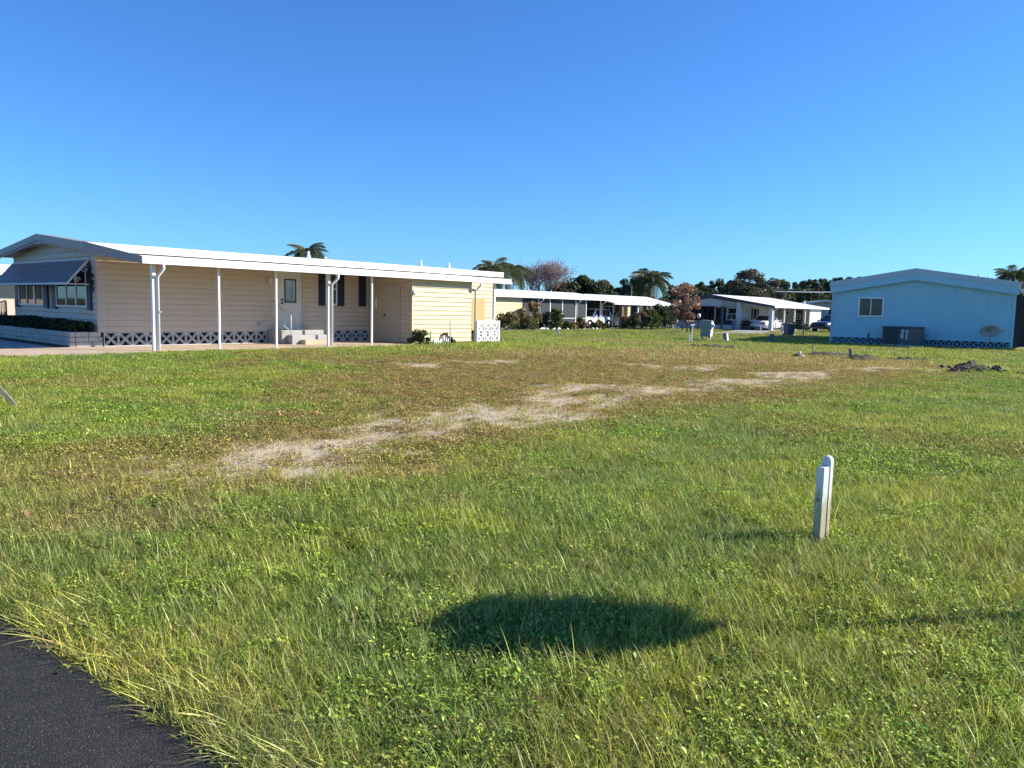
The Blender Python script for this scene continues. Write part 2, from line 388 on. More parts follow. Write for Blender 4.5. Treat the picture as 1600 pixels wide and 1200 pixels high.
# asphalt road at the camera's feet
def asphalt_mat():
    mt, nt, out = new_mat('asphalt'); p = N(nt, 'ShaderNodeBsdfPrincipled', Roughness=.85); p.inputs['Specular IOR Level'].default_value = .25
    v = N(nt, 'ShaderNodeTexVoronoi', Scale=230.); tc = N(nt, 'ShaderNodeTexCoord'); L(nt, tc.outputs['Object'], v.inputs['Vector'])
    agg = ramp(nt, v.outputs['Color'], [(.0, (.016, .015, .014)), (.6, (.034, .032, .030)), (.85, (.066, .062, .057)), (.97, (.20, .19, .17))])
    big = ramp(nt, noise(nt, 1.2, 5), [(.35, .75), (.7, 1.15)])
    c = mixc(nt, 1.0, agg, big, 'MULTIPLY')
    du = ramp(nt, noise(nt, 5, 6), [(.55, 0.), (.8, .35)]); c = mixc(nt, du, c, (.10, .085, .068))
    L(nt, c, p.inputs['Base Color']); L(nt, bump(nt, v.outputs['Distance'], .6, .006), p.inputs['Normal']); L(nt, p.outputs[0], out.inputs[0]); return mt
edge = []
for (a, b) in zip(ROADE[:-1], ROADE[1:]):
    n_ = max(2, int(math.hypot(b[0]-a[0], b[1]-a[1])/(.05 if abs(a[0]) < 9 else .5)))
    for i in range(n_):
        t = i/n_; x, y = a[0]+(b[0]-a[0])*t, a[1]+(b[1]-a[1])*t
        k = (vn(x, y, .22, 3)-.5)*.10+(vn(x, y, .06, 4)-.5)*.04; edge.append((x+.77*k, y+.64*k))
poly = edge+ROADF
MB().add([(x, y, .006) for x, y in poly]+[(x, y, -.08) for x, y in poly], [tuple(range(len(poly)))]+
    [(i, len(poly)+i, len(poly)+(i+1)%len(poly), (i+1)%len(poly)) for i in range(len(poly))]).build('road', asphalt_mat())
structure(bpy.data.objects['road'])

# ------------------------------------------------------------------ shared building pieces
def screen_block_mesh(w, mat, depth=.09, rib=.030):
    "pierced concrete block: frame and eight curved ribs, local x across, z up, front at y=-depth"
    mb = MB(); b = w*.055; h = w/2
    for (x0,x1,z0,z1) in ((0,w,0,b),(0,w,w-b,w),(0,b,b,w-b),(w-b,w,b,w-b)): mb.box(x0,x1,-depth,0,z0,z1)
    hw = w*rib
    for qx in (-1, 1):
        for qz in (-1, 1):
            for side in (-1, 1):
                pts = []
                for i in range(5):
                    t = i/4; k = math.sin(math.pi*t)*w*.058*side
                    px_, pz_ = t*(h-b*.5), t*(h-b*.5)
                    pts.append((h+qx*(px_+k*.75), h+qz*(pz_-k*.75)))
                for (ax, az), (bx, bz) in zip(pts[:-1], pts[1:]):
                    tx, tz = bx-ax, bz-az; l = math.hypot(tx, tz); nx_, nz_ = -tz/l*hw, tx/l*hw
                    vs = [(ax+nx_,-depth*.9,az+nz_),(ax-nx_,-depth*.9,az-nz_),(bx-nx_,-depth*.9,bz-nz_),(bx+nx_,-depth*.9,bz+nz_)]
                    mb.add(vs+[(x, 0, z) for x, _, z in vs], [(0,1,2,3),(0,3,7,4),(1,5,6,2)])
    mb.box(h-w*.05,h+w*.05,-depth*.93,0,h-w*.05,h+w*.05)
    me = bpy.data.meshes.new('screen_block'); me.from_pydata(mb.v, [], mb.f); me.update(); me.materials.append(mat); return me
def lap_mesh(length, mat, e, axis='x'):
    "one lap of horizontal siding, e high; x along the wall, front towards -y"
    mb = MB(); prof = [(0, .016), (-.032, .013), (-.036, .024), (-.012, e), (0, e)]
    mb.prism(prof, 0, length, 'x')
    me = bpy.data.meshes.new('siding_board'); me.from_pydata(mb.v, [], mb.f); me.update(); me.materials.append(mat); return me
def siding(parent, length, z0, z1, e, mat, loc, rotz=0, clip=None):
    "stack of laps as separate boards; clip(z) may give (start, length) for gables"
    me = lap_mesh(length, mat, e); z = z0; k = 0
    while z < z1-.03:
        o = link('siding_board', me, parent, rot=(0, 0, rotz)); a, l = (0, length) if clip is None else clip(z+e)
        if l > .1:
            o.location = (loc[0]+math.cos(rotz)*a, loc[1]+math.sin(rotz)*a, z); o.scale = (l/length, 1, min(1, (z1-z)/e))
        else: bpy.data.objects.remove(o)
        z += e; k += 1
def window(parent, x0, x1, z0, z1, y, panes=1, frame=.05, mat='white', glassm='glass', horiz=False, rotz=0, org=(0,0), out=.05):
    "window in a wall plane at local y facing -y; returns the frame object"
    mb = MB()
    mb.box(x0-frame, x1+frame, y-out, y, z0-frame, z0); mb.box(x0-frame, x1+frame, y-out, y, z1, z1+frame)
    mb.box(x0-frame, x0, y-out, y, z0, z1); mb.box(x1, x1+frame, y-out, y, z0, z1)
    for i in range(1, panes):
        if horiz: zz = z0+(z1-z0)*i/panes; mb.box(x0, x1, y-out+.005, y, zz-.02, zz+.02)
        else: xx = x0+(x1-x0)*i/panes; mb.box(xx-.025, xx+.025, y-out+.005, y, z0, z1)
    f = mb.build('window', M[mat], parent)
    for i in range(panes):
        if horiz: a, b = z0+(z1-z0)*i/panes+.02*(i>0), z0+(z1-z0)*(i+1)/panes-.02*(i<panes-1); MB().box(x0, x1, y-.018, y-.003, a, b).build('pane', M[glassm], f)
        else: a, b = x0+(x1-x0)*i/panes+.025*(i>0), x0+(x1-x0)*(i+1)/panes-.025*(i<panes-1); MB().box(a, b, y-.018, y-.003, z0, z1).build('pane', M[glassm], f)
    if rotz or org != (0,0): f.rotation_euler = (0,0,rotz); f.location = (org[0], org[1], 0)
    return f
def shutter(parent, x0, x1, z0, z1, y, rotz=0, org=(0,0)):
    mb = MB().box(x0, x1, y-.03, y, z0, z1); n = int((z1-z0)/.075)
    for i in range(1, n):
        z = z0+(z1-z0)*i/n; mb.box(x0+.03, x1-.03, y-.042, y-.03, z-.022, z+.012)
    o = mb.build('shutter', M['navy'], parent); o.rotation_euler = (0,0,rotz); o.location = (org[0], org[1], 0); return o
def vent_cap(parent, x, y, z):
    MB().lathe([(.13, 0), (.10, .05), (.05, .20), (.045, .27), (.055, .28), (.05, .31), (.02, .33)], (x, y, z), 10).build('roof_vent', M['vent'], parent, True)
def gutter_pipe(parent, x, y, ztop, dx=.0, z0=.02, wy=.30):
    "downspout: elbow from the gutter back to the post, then down"
    mb = MB().tube([(x+dx, y-wy, ztop), (x+dx, y-wy, ztop-.12), (x, y, ztop-.34), (x, y, z0)], .042, 8)
    return mb.build('downspout', M['white'], parent, True)

# ------------------------------------------------------------------ beige home on the left
hs = thing('mobile_home', 'long beige lap sided mobile home with white carport roof and blue awning', 'mobile home', H0, HA)
W, LEN, SK = 7.0, 16.6, .40
WALL_T, RIDGE_T = 2.72, 3.20
# core walls, just behind the siding boards
MB().prism([(.03,SK),(W-.03,SK),(W-.03,WALL_T),(W/2,RIDGE_T-.1),(.03,WALL_T)], .03, LEN, 'x').build('wall', M['beige'], hs)
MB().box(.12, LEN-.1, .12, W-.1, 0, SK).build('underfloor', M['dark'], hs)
siding(hs, 9.6, SK, 2.66, .165, M['beige'], (.05, .03))
siding(hs, LEN-12.7, SK, 2.66, .165, M['cream'], (12.68, .03))
def gclip(z):
    if z <= WALL_T: return (0, W-.06)
    k = (z-WALL_T)/(RIDGE_T-.1-WALL_T); a = min(k, 1)*(W/2-.05); return (a, W-.06-2*a)
siding(hs, W-.06, SK, RIDGE_T-.15, .165, M['beige'], (.03, W-.03), -math.pi/2, gclip)
MB().bbox(-.0, .10, -.0, .09, SK, 2.70, .012).build('corner_post', M['trim'], hs)
MB().bbox(-.0, .10, W-.09, W, SK, 2.70, .012).build('corner_post', M['trim'], hs)
# roof: low gable slab, curved over the ridge, with white eave band
xs0, xs1 = -.35, LEN+.25
prof = []
for i in range(13):
    t = i/12; y = -.28+t*(W+.56); d = abs(y-W/2); prof.append((y, 2.885+.17*(1-(d/(W/2+.28))**2)))
capp = [(y, 3.285-.105*abs(y-W/2)) for y, z in prof]
roof_bot = [(y, z-.05) for y, z in prof]
mb = MB().prism(prof+roof_bot[::-1], xs0, xs1, 'x'); rf = mb.build('roof', M['roofwhite'], hs)
for s_ in (-1, 1):
    y = -.28 if s_ < 0 else W+.28; z = prof[0][1]
    MB().box(xs0-.02, xs1, y-.02 if s_ < 0 else y-.006, y+.006 if s_ < 0 else y+.02, z-.205, z+.012).build('eave_band', M['white'], rf)
MB().prism(capp+[(y, z-.02) for y, z in prof[::-1]], xs0+.04, xs0+.45, 'x').build('gable_cap', M['fasciagrey'], rf)
MB().prism([(y, z+.004) for y, z in capp]+[(y, z-.19) for y, z in capp[::-1]], xs0-.03, xs0-.002, 'x').build('gable_fascia', M['fasciagrey'], rf)
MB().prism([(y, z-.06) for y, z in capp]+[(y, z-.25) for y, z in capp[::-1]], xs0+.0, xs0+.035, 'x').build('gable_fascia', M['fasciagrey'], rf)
for x, y in ((8.46, 2.2), (14.2, 2.2), (15.9, 2.2), (10.8, 4.4)): vent_cap(hs, x, y, 3.0)
# carport roof
CY = -2.65; cz = 2.34
FX = .13                                          # the carport's front edge runs back from the gable to its outer corner
cr = MB().add([(FX,CY,cz+.03),(-.35,-.26,cz+.27),(-.35,-.26,cz+.30),(FX,CY,cz+.07),(14.65,CY,cz+.03),(14.65,-.26,cz+.27),(14.65,-.26,cz+.30),(14.65,CY,cz+.07)], [(0,1,2,3),(7,6,5,4),(0,4,5,1),(2,6,7,3),(0,3,7,4),(1,5,6,2)]).build('carport_roof', M['white'], hs)
MB().box(FX-.02, 14.66, CY-.075, CY-.002, cz-.045, cz+.055).build('gutter', M['white'], cr)
MB().box(FX-.01, 14.655, CY-.03, CY+.03, cz+.078, cz+.150).build('fascia', M['white'], cr)
MB().add([(FX-.012,CY+.0,cz-.04),(FX-.012,CY+.0,cz+.15),(-.40,-.22,cz+.58),(-.40,-.22,cz+.28),(FX-.035,CY+.0,cz-.04),(FX-.035,CY+.0,cz+.15),(-.423,-.22,cz+.58),(-.423,-.22,cz+.28)], [(0,1,2,3),(7,6,5,4),(0,4,5,1),(1,5,6,2),(2,6,7,3),(3,7,4,0)]).build('end_fascia', M['fasciagrey'], cr)
for k in range(11):
    x = .4+k*1.33; MB().prism([(CY+.05, cz-.03), (-.2, cz+.20), (-.2, cz+.265), (CY+.05, cz+.028)], x, x+.05, 'x').build('roof_rib', M['white'], cr)
for x, w_ in ((.51,.10),(2.345,.06),(4.18,.06),(6.085,.09),(7.82,.06),(13.95,.09)):
    MB().bbox(x-w_/2, x+w_/2, -2.45, -2.45+w_, .0, cz+.02, .006).build('post', M['white'], hs)
gutter_pipe(hs, .595, -2.47, cz-.04, .06, wy=.24); gutter_pipe(hs, 6.165, -2.47, cz-.04, .07, wy=.24); gutter_pipe(hs, 12.82, -2.46, cz-.04, .04, wy=.24)
MB().box(.60,.66,-2.53,-2.48,1.02,1.06).build('pipe_strap', M['galv'], hs)
# pierced block skirting
BL = .40; bme = screen_block_mesh(BL-.004, M['blockgrey'])
for k in range(13): link('screen_block', bme, hs, loc=(.16+k*BL, .10, .0))
for k in range(7): link('screen_block', bme, hs, loc=(7.02+k*BL-.16, .10, .0))
# entrance door with steps and rail
dr = MB().box(5.80, 6.56, -.035, .03, .50, 2.53).build('door', M['doorwhite'], hs)
mb = MB(); mb.box(5.73,5.80,-.05,.03,.47,2.60); mb.box(6.56,6.63,-.05,.03,.47,2.60); mb.box(5.80,6.56,-.05,.03,2.53,2.60); mb.box(5.78,6.58,-.07,-.036,.46,.50)
mb.build('door_frame', M['doorwhite'], dr)
mb = MB(); mb.box(5.98,6.02,-.055,-.03,1.36,2.16); mb.box(6.40,6.44,-.055,-.03,1.36,2.16); mb.box(6.02,6.40,-.055,-.03,1.36,1.40); mb.box(6.02,6.40,-.055,-.03,2.12,2.16); mb.build('window_frame', M['navy'], dr)
MB().box(6.02,6.40,-.044,-.037,1.40,2.12).build('door_pane', M['glasslight'], dr)
for z in (1.34, 1.46): MB().lathe([(.018,0),(.018,-.03),(.032,-.035),(.036,-.055),(.02,-.07)], (5.875, -.036, z), 10, 'y').build('door_knob', M['black'], dr, True)
mb = MB()
for k in range(7): mb.box(6.06+k*.055, 6.075+k*.055, -.041, -.034, .75, 1.25)
mb.build('door_panel', M['doorwhite'], dr)
st = thing('entrance_steps', 'grey concrete entrance steps with pale metal handrail below white door', 'steps', H0, HA)
MB().bbox(5.35,7.0,-.85,-.02,.0,.45,.015).build('step', M['greyconc'], st)
MB().bbox(5.55,7.05,-1.15,-.86,.0,.30,.015).build('step', M['greyconc'], st)
MB().bbox(5.85,6.95,-1.45,-1.16,.0,.15,.015).build('step', M['concrete'], st)
mb = MB().tube([(5.45,-.12,1.45),(5.52,-.9,1.02),(5.54,-1.1,.98),(5.55,-1.1,.28)], .018, 8); mb.tube([(5.47,-.15,.85),(5.53,-.98,.48)], .014, 6); mb.tube([(5.45,-.12,1.45),(5.45,-.12,.45)], .016, 6)
for k in range(3): mb.tube([(5.47+.015*k,-.35-.22*k,1.32-.12*k),(5.47+.015*k,-.35-.22*k,.76-.125*k)], .009, 6)
mb.build('handrail', M['ironwhite'], st, True)
# porch lamp and outlet
MB().lathe([(.03,0),(.06,.02),(.075,.14),(.05,.2),(.02,.24)], (5.42,-.09,1.98), 10).build('wall_lamp', M['ironwhite'], hs, True)
MB().box(5.0,5.12,-.05,-.0,.60,.70).build('wall_outlet', M['galv'], hs)
# side windows
window(hs, 7.70, 8.10, 1.36, 2.40, -.004, 2, .045, 'white', 'greenglass', True)
shutter(hs, 7.38, 7.64, 1.28, 2.46, -.005); shutter(hs, 8.16, 8.47, 1.28, 2.46, -.005); shutter(hs, 9.14, 9.46, 1.28, 2.46, -.005)
# gable windows: y runs into the home; build with x=-y then turn
G = -math.pi/2
for (a, b) in ((.71, 3.0), (4.2, 6.42)):
    window(hs, -b, -a, 1.14, 2.25, -.004, 3, .05, 'white', 'glass', False, G, (0, 0), .045)
for (a, b) in ((.34, .64), (3.08, 3.42), (3.78, 4.12), (6.5, 6.86)): shutter(hs, -b, -a, 1.02, 2.30, -.01, G)
# awning: slatted panel, frame and scroll brackets
aw = MB(); n = 13
for i in range(n):
    t0, t1 = i/n, (i+1)/n
    x_a, z_a = -.03-.60*t0, 2.45-.68*t0; x_b, z_b = -.03-.60*t1, 2.45-.68*t1
    aw.add([(x_a-.012,.42,z_a+.004),(x_a-.012,6.92,z_a+.004),(x_b-.012,6.92,z_b+.03),(x_b-.012,.42,z_b+.03),(x_a,.42,z_a-.012),(x_a,6.92,z_a-.012),(x_b,6.92,z_b),(x_b,.42,z_b)],
           [(0,3,2,1),(4,5,6,7),(0,1,5,4),(2,3,7,6),(1,2,6,5),(3,0,4,7)])
awn = aw.build('awning', M['awning'], hs)
mb = MB(); mb.box(-.67,-.63,.40,6.94,1.73,1.79); mb.box(-.04,.0,.40,6.94,2.44,2.49)
for y in (.40, 6.90): mb.add([(-.64,y,1.78),(-.60,y,1.76),(-.02,y,2.43),(-.06,y,2.47),(-.64,y+.04,1.78),(-.60,y+.04,1.76),(-.02,y+.04,2.43),(-.06,y+.04,2.47)], [(0,3,2,1),(4,5,6,7),(0,1,5,4),(1,2,6,5),(2,3,7,6),(3,0,4,7)]); mb.box(-.63,.0,y,y+.03,1.74,1.77)
mb.build('awning_frame', M['ironwhite'], awn)
for (cx, cz_, rr) in ((-.14, 2.18, .13), (-.36, 1.87, .09)):
    pts = [(cx+math.cos(t*.5)*rr*(1-t/22), .42, cz_+math.sin(t*.5)*rr*(1-t/22)) for t in range(20)]
    MB().tube(pts, .009, 5).build('scroll', M['ironwhite'], awn, True)
# house number, read downwards beside the corner
for k, ch in enumerate('489'):
    cu = bpy.data.curves.new('digit', 'FONT'); cu.body = ch; cu.size = .21; cu.extrude = .012; cu.align_x = 'CENTER'
    t_ = bpy.data.objects.new('digit', cu); COL.objects.link(t_)
    me = bpy.data.meshes.new_from_object(t_.evaluated_get(bpy.context.evaluated_depsgraph_get())); bpy.data.objects.remove(t_)
    me.materials.clear(); me.materials.append(M['black'])
    link('house_number', me, hs, loc=(-.03, .20, 1.92-k*.19), rot=(math.pi/2, 0, G))

# storage room under the carport roof (part of the home)
S0, S1, SY = 9.63, 12.68, -2.41
MB().box(S0+.03, S1-.02, SY+.03, .0, 0, 2.42).build('storage_wall', M['cream'], hs)
siding(hs, S1-S0, .02, 2.33, .165, M['cream'], (S0, SY+.03))
siding(hs, -SY-.05, .02, 2.40, .165, M['beige'], (S0+.03, -.02), G)
MB().bbox(S0-.01, S0+.07, SY-.005, SY+.07, .0, 2.34, .01).build('corner_post', M['cream'], hs)
MB().bbox(S0-.005, S0+.06, -.10, -.02, .0, 2.5, .01).build('corner_post', M['trim'], hs)
sd = MB().box(S0-.02, S0+.02, -1.72, -.88, .03, 2.0).build('storage_door', M['trim'], hs)
mb = MB(); mb.box(S0-.03,S0+.02,-1.79,-1.72,.0,2.07); mb.box(S0-.03,S0+.02,-.88,-.81,.0,2.07); mb.box(S0-.03,S0+.02,-1.72,-.88,2.0,2.07); mb.build('door_frame', M['trim'], sd)
MB().lathe([(.02,0),(.035,-.03),(.035,-.05)], (S0-.02,-.95,.98), 8, 'x').build('door_knob', M['black'], sd, True)
MB().bbox(S0-.03,S0+.0,-.46,-.36,1.25,1.62,.01).build('thermometer', M['white'], hs)
MB().lathe([(.04,0),(.09,-.03),(.09,-.10),(.04,-.13)], (S0+.04,SY,1.82), 10, 'y').build('wall_lamp', M['white'], hs, True)
MB().box(S1-.02, S1+.10, SY-.06, SY-.02, 1.95, 2.05).build('lamp_bracket', M['galv'], hs)
# back wall glimpsed past the storage room
window(hs, 14.55, 14.85, 1.28, 2.28, -.004, 2, .06, 'white', 'glass', True)
MB().box(15.15, 15.95, -.03, .03, .35, 1.75).build('back_door', M['tan'], hs)
MB().bbox(LEN-.08, LEN+.01, -.03, .06, .0, 2.7, .01).build('corner_post', M['white'], hs)

# driveway slab and its bed
dm = MB()
dm.box(-8.2, 9.7, -2.95, .08, -.30, .0); o = dm.build('driveway', M['concrete']); o.location = H0-Vector((0,0,.0)); o.rotation_euler = (0,0,HA); structure(o)
MB().box(-2.1,-.75,.1,9.5,-.28,-.012).build('front_walk', M['greyconc'], None); o = bpy.data.objects['front_walk']; o.location = H0; o.rotation_euler = (0,0,HA); structure(o)
MB().box(-.95,-.62,.1,9.0,-.2,.04).build('mulch_bed', M['mulch'], None); o = bpy.data.objects['mulch_bed']; o.location = H0; o.rotation_euler = (0,0,HA); structure(o)
# raised planter of stacked pale stone blocks with a clipped hedge
pl = thing('planter_wall', 'low planter wall of pale weathered stone blocks below the front windows', 'planter', H0, HA)
r_ = random.Random(4)
for row in range(3):
    z0 = row*.14; y = .0 if row % 2 == 0 else -.0; a = 0
    y = .0
    while y < 8.2:
        l = r_.uniform(.38, .62)
        MB().bbox(-.74+r_.uniform(-.012,.012), -.60, y+.004, y+l-.004, z0+.004, z0+.136, .012).build('stone_block', M['stone'], pl); y += l
    x = -.595
    while x < .1:
        l = min(r_.uniform(.3,.5), .12-x)
        if l > .06: MB().bbox(x+.004, x+l-.004, .0+r_.uniform(-.012,.008), .12, z0+.004, z0+.136, .012).build('stone_block', M['stone'], pl)
        x += l
MB().box(-.598, -.03, .13, 8.1, .0, .37).build('planter_soil', M['mulch'], pl)

# ------------------------------------------------------------------ foliage builders
def leaf_quads(C, size, rng, up=.3, aspect=1.6, curl=True):
    "one pointed four-sided leaf per centre, random attitude; returns V, F, lv"
    n = len(C); d = rng.normal(size=(n, 3)); d[:, 2] += up; d /= np.linalg.norm(d, axis=1)[:, None]+1e-9
    e = np.cross(d, rng.normal(size=(n, 3))); e /= np.linalg.norm(e, axis=1)[:, None]+1e-9
    s = size*(.6+.8*rng.random(n))[:, None]
    a = C-d*s*.5*aspect; b = C+e*s*.5; c = C+d*s*.5*aspect; g = C-e*s*.5
    V = np.stack([a, b, c, g], 1).reshape(-1, 3); F_ = np.arange(4*n).reshape(n, 4)
    return V, F_, np.repeat(rng.random(n), 4)
def crown_points(rng, clumps, per, squash=.75):
    P = []
    for (c, r) in clumps:
        u = rng.normal(size=(per, 3)); u /= np.linalg.norm(u, axis=1)[:, None]
        rr = r*(.25+.75*rng.random(per)**.45)[:, None]; P.append(np.asarray(c)+u*rr*np.array([1, 1, squash]))
    return np.concatenate(P)
def leaf_tree(name, label, base, h, w, crown0, mat, seed, clumps=26, per=170, leaf=.22, trunk=.16, group=None, cat='tree', shape='round', barkm='bark', depth=None):
    rng = np.random.default_rng(seed); t = thing(name, label, cat, base, 0, group)
    cl = []; mb = MB(); ch = h-crown0; top = []
    for i in range(clumps):
        a = rng.random()*6.283; q = rng.random()
        if shape == 'round': zz = crown0+ch*(.12+.80*q); R_ = w/2*math.sqrt(max(.05, 1-(2*q-.85)**2*.8))
        elif shape == 'pine': zz = crown0+ch*q*.95; R_ = w/2*(1.0 if q < .75 else .7)
        else: zz = crown0+ch*q; R_ = w/2*(1.05-q)
        rr = R_*math.sqrt(rng.random())*.85
        c = (rr*math.cos(a), rr*math.sin(a), zz); cl.append((c, w*(rng.uniform(.10, .19) if shape != 'pine' else rng.uniform(.07, .15))))
    P = crown_points(rng, cl, per); P = P[P[:, 2] > .05]
    V, F_, lv = leaf_quads(P, leaf, rng)
    lvv = np.clip(lv*.7+np.repeat(vn(P[:, 0], P[:, 1]+P[:, 2], w*.2, seed), 4)*.45, 0, 1)
    lean = rng.normal()*.03*h
    pts = [(0,0,-.1),(lean*.3,0,h*.3),(lean*.6,.0,h*.6),(lean,0,h*.88)]
    mb.tube(pts, [trunk, trunk*.8, trunk*.5, trunk*.15], 8)
    for (c, r) in cl[::2]:
        z0 = max(crown0*.7, c[2]-.25*ch); k = z0/h; mb.tube([(lean*k, 0, z0), (c[0]*.5+lean*k*.5, c[1]*.5, (z0+c[2])/2+.1), c], [trunk*.35, trunk*.22, trunk*.06], 5)
    mb.build('trunk', M[barkm], t, True)
    link('crown', np_mesh('crown', V, F_, M[mat], {'lv': lvv}), t); return t
def shrub(name, label, base, w, h, mat, seed, leaf=.10, clumps=14, per=90, group=None, d=None, cat='shrub'):
    rng = np.random.default_rng(seed); t = thing(name, label, cat, base, 0, group); d = d or w; cl = []; mb = MB()
    for i in range(clumps):
        a = rng.random()*6.283; q = rng.random(); r = math.sqrt(rng.random())*.5*math.sqrt(max(.1, 1-q*q*.8))
        c = (w*r*math.cos(a), d*r*math.sin(a), h*(.15+.75*q)); cl.append((c, min(w, h)*rng.uniform(.14, .26)))
        mb.tube([(0, 0, -.02), (c[0]*.4, c[1]*.4, c[2]*.55), c], [.02, .014, .006], 5)
    P = crown_points(rng, cl, per, .9); P = P[P[:, 2] > .01]; V, F_, lv = leaf_quads(P, leaf, rng)
    if mat == 'shrubrust': lv = np.clip(.15+.55*np.repeat(P[:, 2], 4)/h+.7*(np.repeat(vn(P[:, 0]*3, P[:, 1]*3+P[:, 2], .8, seed), 4)-.5)+.5*(lv-.5), 0, 1)
    mb.build('stem', M['bark'], t); link('foliage', np_mesh('foliage', V, F_, M[mat], {'lv': lv}), t); return t
def frond_mesh(length, droop, seed, mat):
    rng = np.random.default_rng(seed); V = []; F_ = []; lv = []; n = 26
    def mid(t): return np.array([length*t*(1-.22*droop*t), 0, length*(.42*t-(.35+.75*droop)*t*t)])
    for i in range(n):
        t0, t1 = i/n, (i+1)/n; a, b = mid(t0), mid(t1); w = .035*(1-t0*.8)
        k = len(V); V += [a+(0, w, 0), a-(0, w, 0), b-(0, w*.9, 0), b+(0, w*.9, 0)]; F_.append((k, k+1, k+2, k+3)); lv += [.9]*4
        if t0 < .12: continue
        for s_ in (-1, 1):
            for j in range(2):
                tt = t0+(j*.5+rng.random()*.3)/n; p = mid(min(tt, 1)); ll = length*(.30*math.sin(math.pi*min(1, .12+tt*.86))**.6+.04)*rng.uniform(.8, 1.15)
                dirv = np.array([.55+.2*rng.random(), s_*.8, -.15-.55*rng.random()-.3*tt]); dirv /= np.linalg.norm(dirv)
                q = p+dirv*ll*.55; e = p+dirv*ll+np.array([0, 0, -ll*.28]); wv = np.array([.02, 0, .008])*length/2.2
                k = len(V); V += [p-wv*.5, p+wv*.5, q+wv, q-wv]; F_.append((k, k+1, k+2, k+3))
                k = len(V); V += [q-wv, q+wv, e+wv*.25, e-wv*.25]; F_.append((k, k+1, k+2, k+3)); lv += [rng.random()]*8
    return np_mesh('frond', np.array(V), F_, mat, {'lv': lv})
FR = [frond_mesh(2.3, dr_, 20+i, M['palmleaf']) for i, dr_ in enumerate((.55, .9, 1.25))]
def palm(label, base, h, s=1.0, n=20, seed=0, trunk=.15, droop=0):
    r = random.Random(seed); t = thing('palm_tree', label, 'palm tree', base, r.random()*6, 'palm trees beyond the homes')
    pts = [(0,0,-.1),(.05,0,h*.35),(.12,0,h*.7),(.15,0,h)]
    mb = MB().tube(pts, [trunk*1.2, trunk*.95, trunk*.85, trunk*.95], 10)
    for k in range(int(h/.35)):
        z = k*.35+.2; x = .15*(z/h)**.8; mb.lathe([(trunk*.98, 0), (trunk*1.06, .05), (trunk*.96, .10)], (x, 0, z), 10)
    mb.build('trunk', M['palmbark'], t, True)
    for i in range(n):
        q = i/n; el = 1.15-1.75*q+r.uniform(-.12, .12); az = i*2.4+r.uniform(-.25, .25)
        link('frond', FR[min(2, int(q*3)) if not droop else 2], t, loc=(.15, 0, h-.05), rot=Euler((r.uniform(-.3,.3), -el*.75, az), 'XYZ'), scale=(s*r.uniform(.85,1.1),)*3)
    return t
def bare_tree(label, base, h, w, seed):
    r = random.Random(seed); t = thing('bare_tree', label, 'tree', base); big = MB(); tw = MB(); tips = []
    def grow(p, d, l, rad, dep):
        q = p+d*l; mid_ = (p+q)/2+Vector((r.uniform(-1,1), r.uniform(-1,1), 0))*l*.06
        (big if dep < 3 else tw).tube([p, mid_, q], [rad, rad*.85, rad*.68], 6 if dep < 2 else 3, False)
        if dep >= 7: tips.append(q); return
        if dep >= 5 and r.random() < .5: tips.append(q)
        for k in range(3 if dep < 5 else (2 if dep < 6 else r.choice((1, 2)))):
            a = Vector((r.uniform(-1,1), r.uniform(-1,1), r.uniform(-.15,.75))); nd = (d*.95+a*.72).normalized()
            grow(q, nd, l*r.uniform(.62,.86), max(.011, rad*.62), dep+1)
    for k in range(5):
        a = k*1.26+r.random(); grow(Vector((0,0,.2)), Vector((math.cos(a)*.35*w/h, math.sin(a)*.35*w/h, 1)).normalized(), h*.222, .13, 0)
    big.tube([(0,0,-.1),(0,0,.35)], [.2,.16], 8); big.build('trunk', M['bark'], t, True)
    me = tw.build('twigs', M['twig'], t); lv = np.random.default_rng(seed).random(len(tw.v)); a_ = me.data.attributes.new('lv', 'FLOAT', 'POINT'); a_.data.foreach_set('value', lv.astype(np.float32))
    rng = np.random.default_rng(seed); T = np.array([list(q) for q in tips]); T = T[rng.random(len(T)) < .3]; T = T+rng.normal(size=T.shape)*.12
    V, F_, lv = leaf_quads(T, .09, rng); link('seed_heads', np_mesh('seed_heads', V, F_, M['twig'], {'lv': lv}), t); return t

# hedge in the planter
rng = np.random.default_rng(9)
hd = thing('hedge', 'dark clipped hedge growing in the stone planter under the awning', 'hedge', H0, HA); n_ = 9000
hy = .12+rng.random(n_)*8.0; hx = -.60+rng.random(n_)*.54; hz = .36+rng.random(n_)**.6*(.30+.10*vn(hy, hy*0, .5, 2))
hx -= .10*(vn(hy, hz, .4, 4) > .62); hz -= .12*(hx < -.58)
V, F_, lv = leaf_quads(np.stack([hx, hy, hz], -1), .06, rng); link('foliage', np_mesh('foliage', V, F_, M['hedge'], {'lv': lv}), hd)
for k in range(20): y = .3+k*.4; MB().tube([(-.3, y, .3), (-.3+rnd.uniform(-.1,.1), y+.05, .6)], [.015, .006], 5).build('stem', M['bark'], hd)
# iron rail at the far corner
ir = thing('porch_railing', 'dark ornamental iron railing beyond the far corner of the beige home', 'railing', H0, HA)
for (a, b) in ((7.25, 8.6), (8.6, 10.)):
    mb = MB().tube([(-.2,a,1.22),(-.2,b,1.10)], .022, 6); mb.tube([(-.2,a,.45),(-.2,b,.42)], .014, 6)
    mb.build('rail', M['ironblack'], ir)
    for k in range(8):
        y = a+(b-a)*k/8; MB().tube([(-.2,y,.02),(-.2,y,1.19-.1*k/8)], .012 if k else .025, 6).build('baluster', M['ironblack'], ir)
        if k % 2: MB().tube([(-.2,y+.06*math.cos(q),.75+.10*math.sin(q)) for q in np.linspace(0, 5.5, 10)], .010, 5).build('scroll', M['ironblack'], ir)
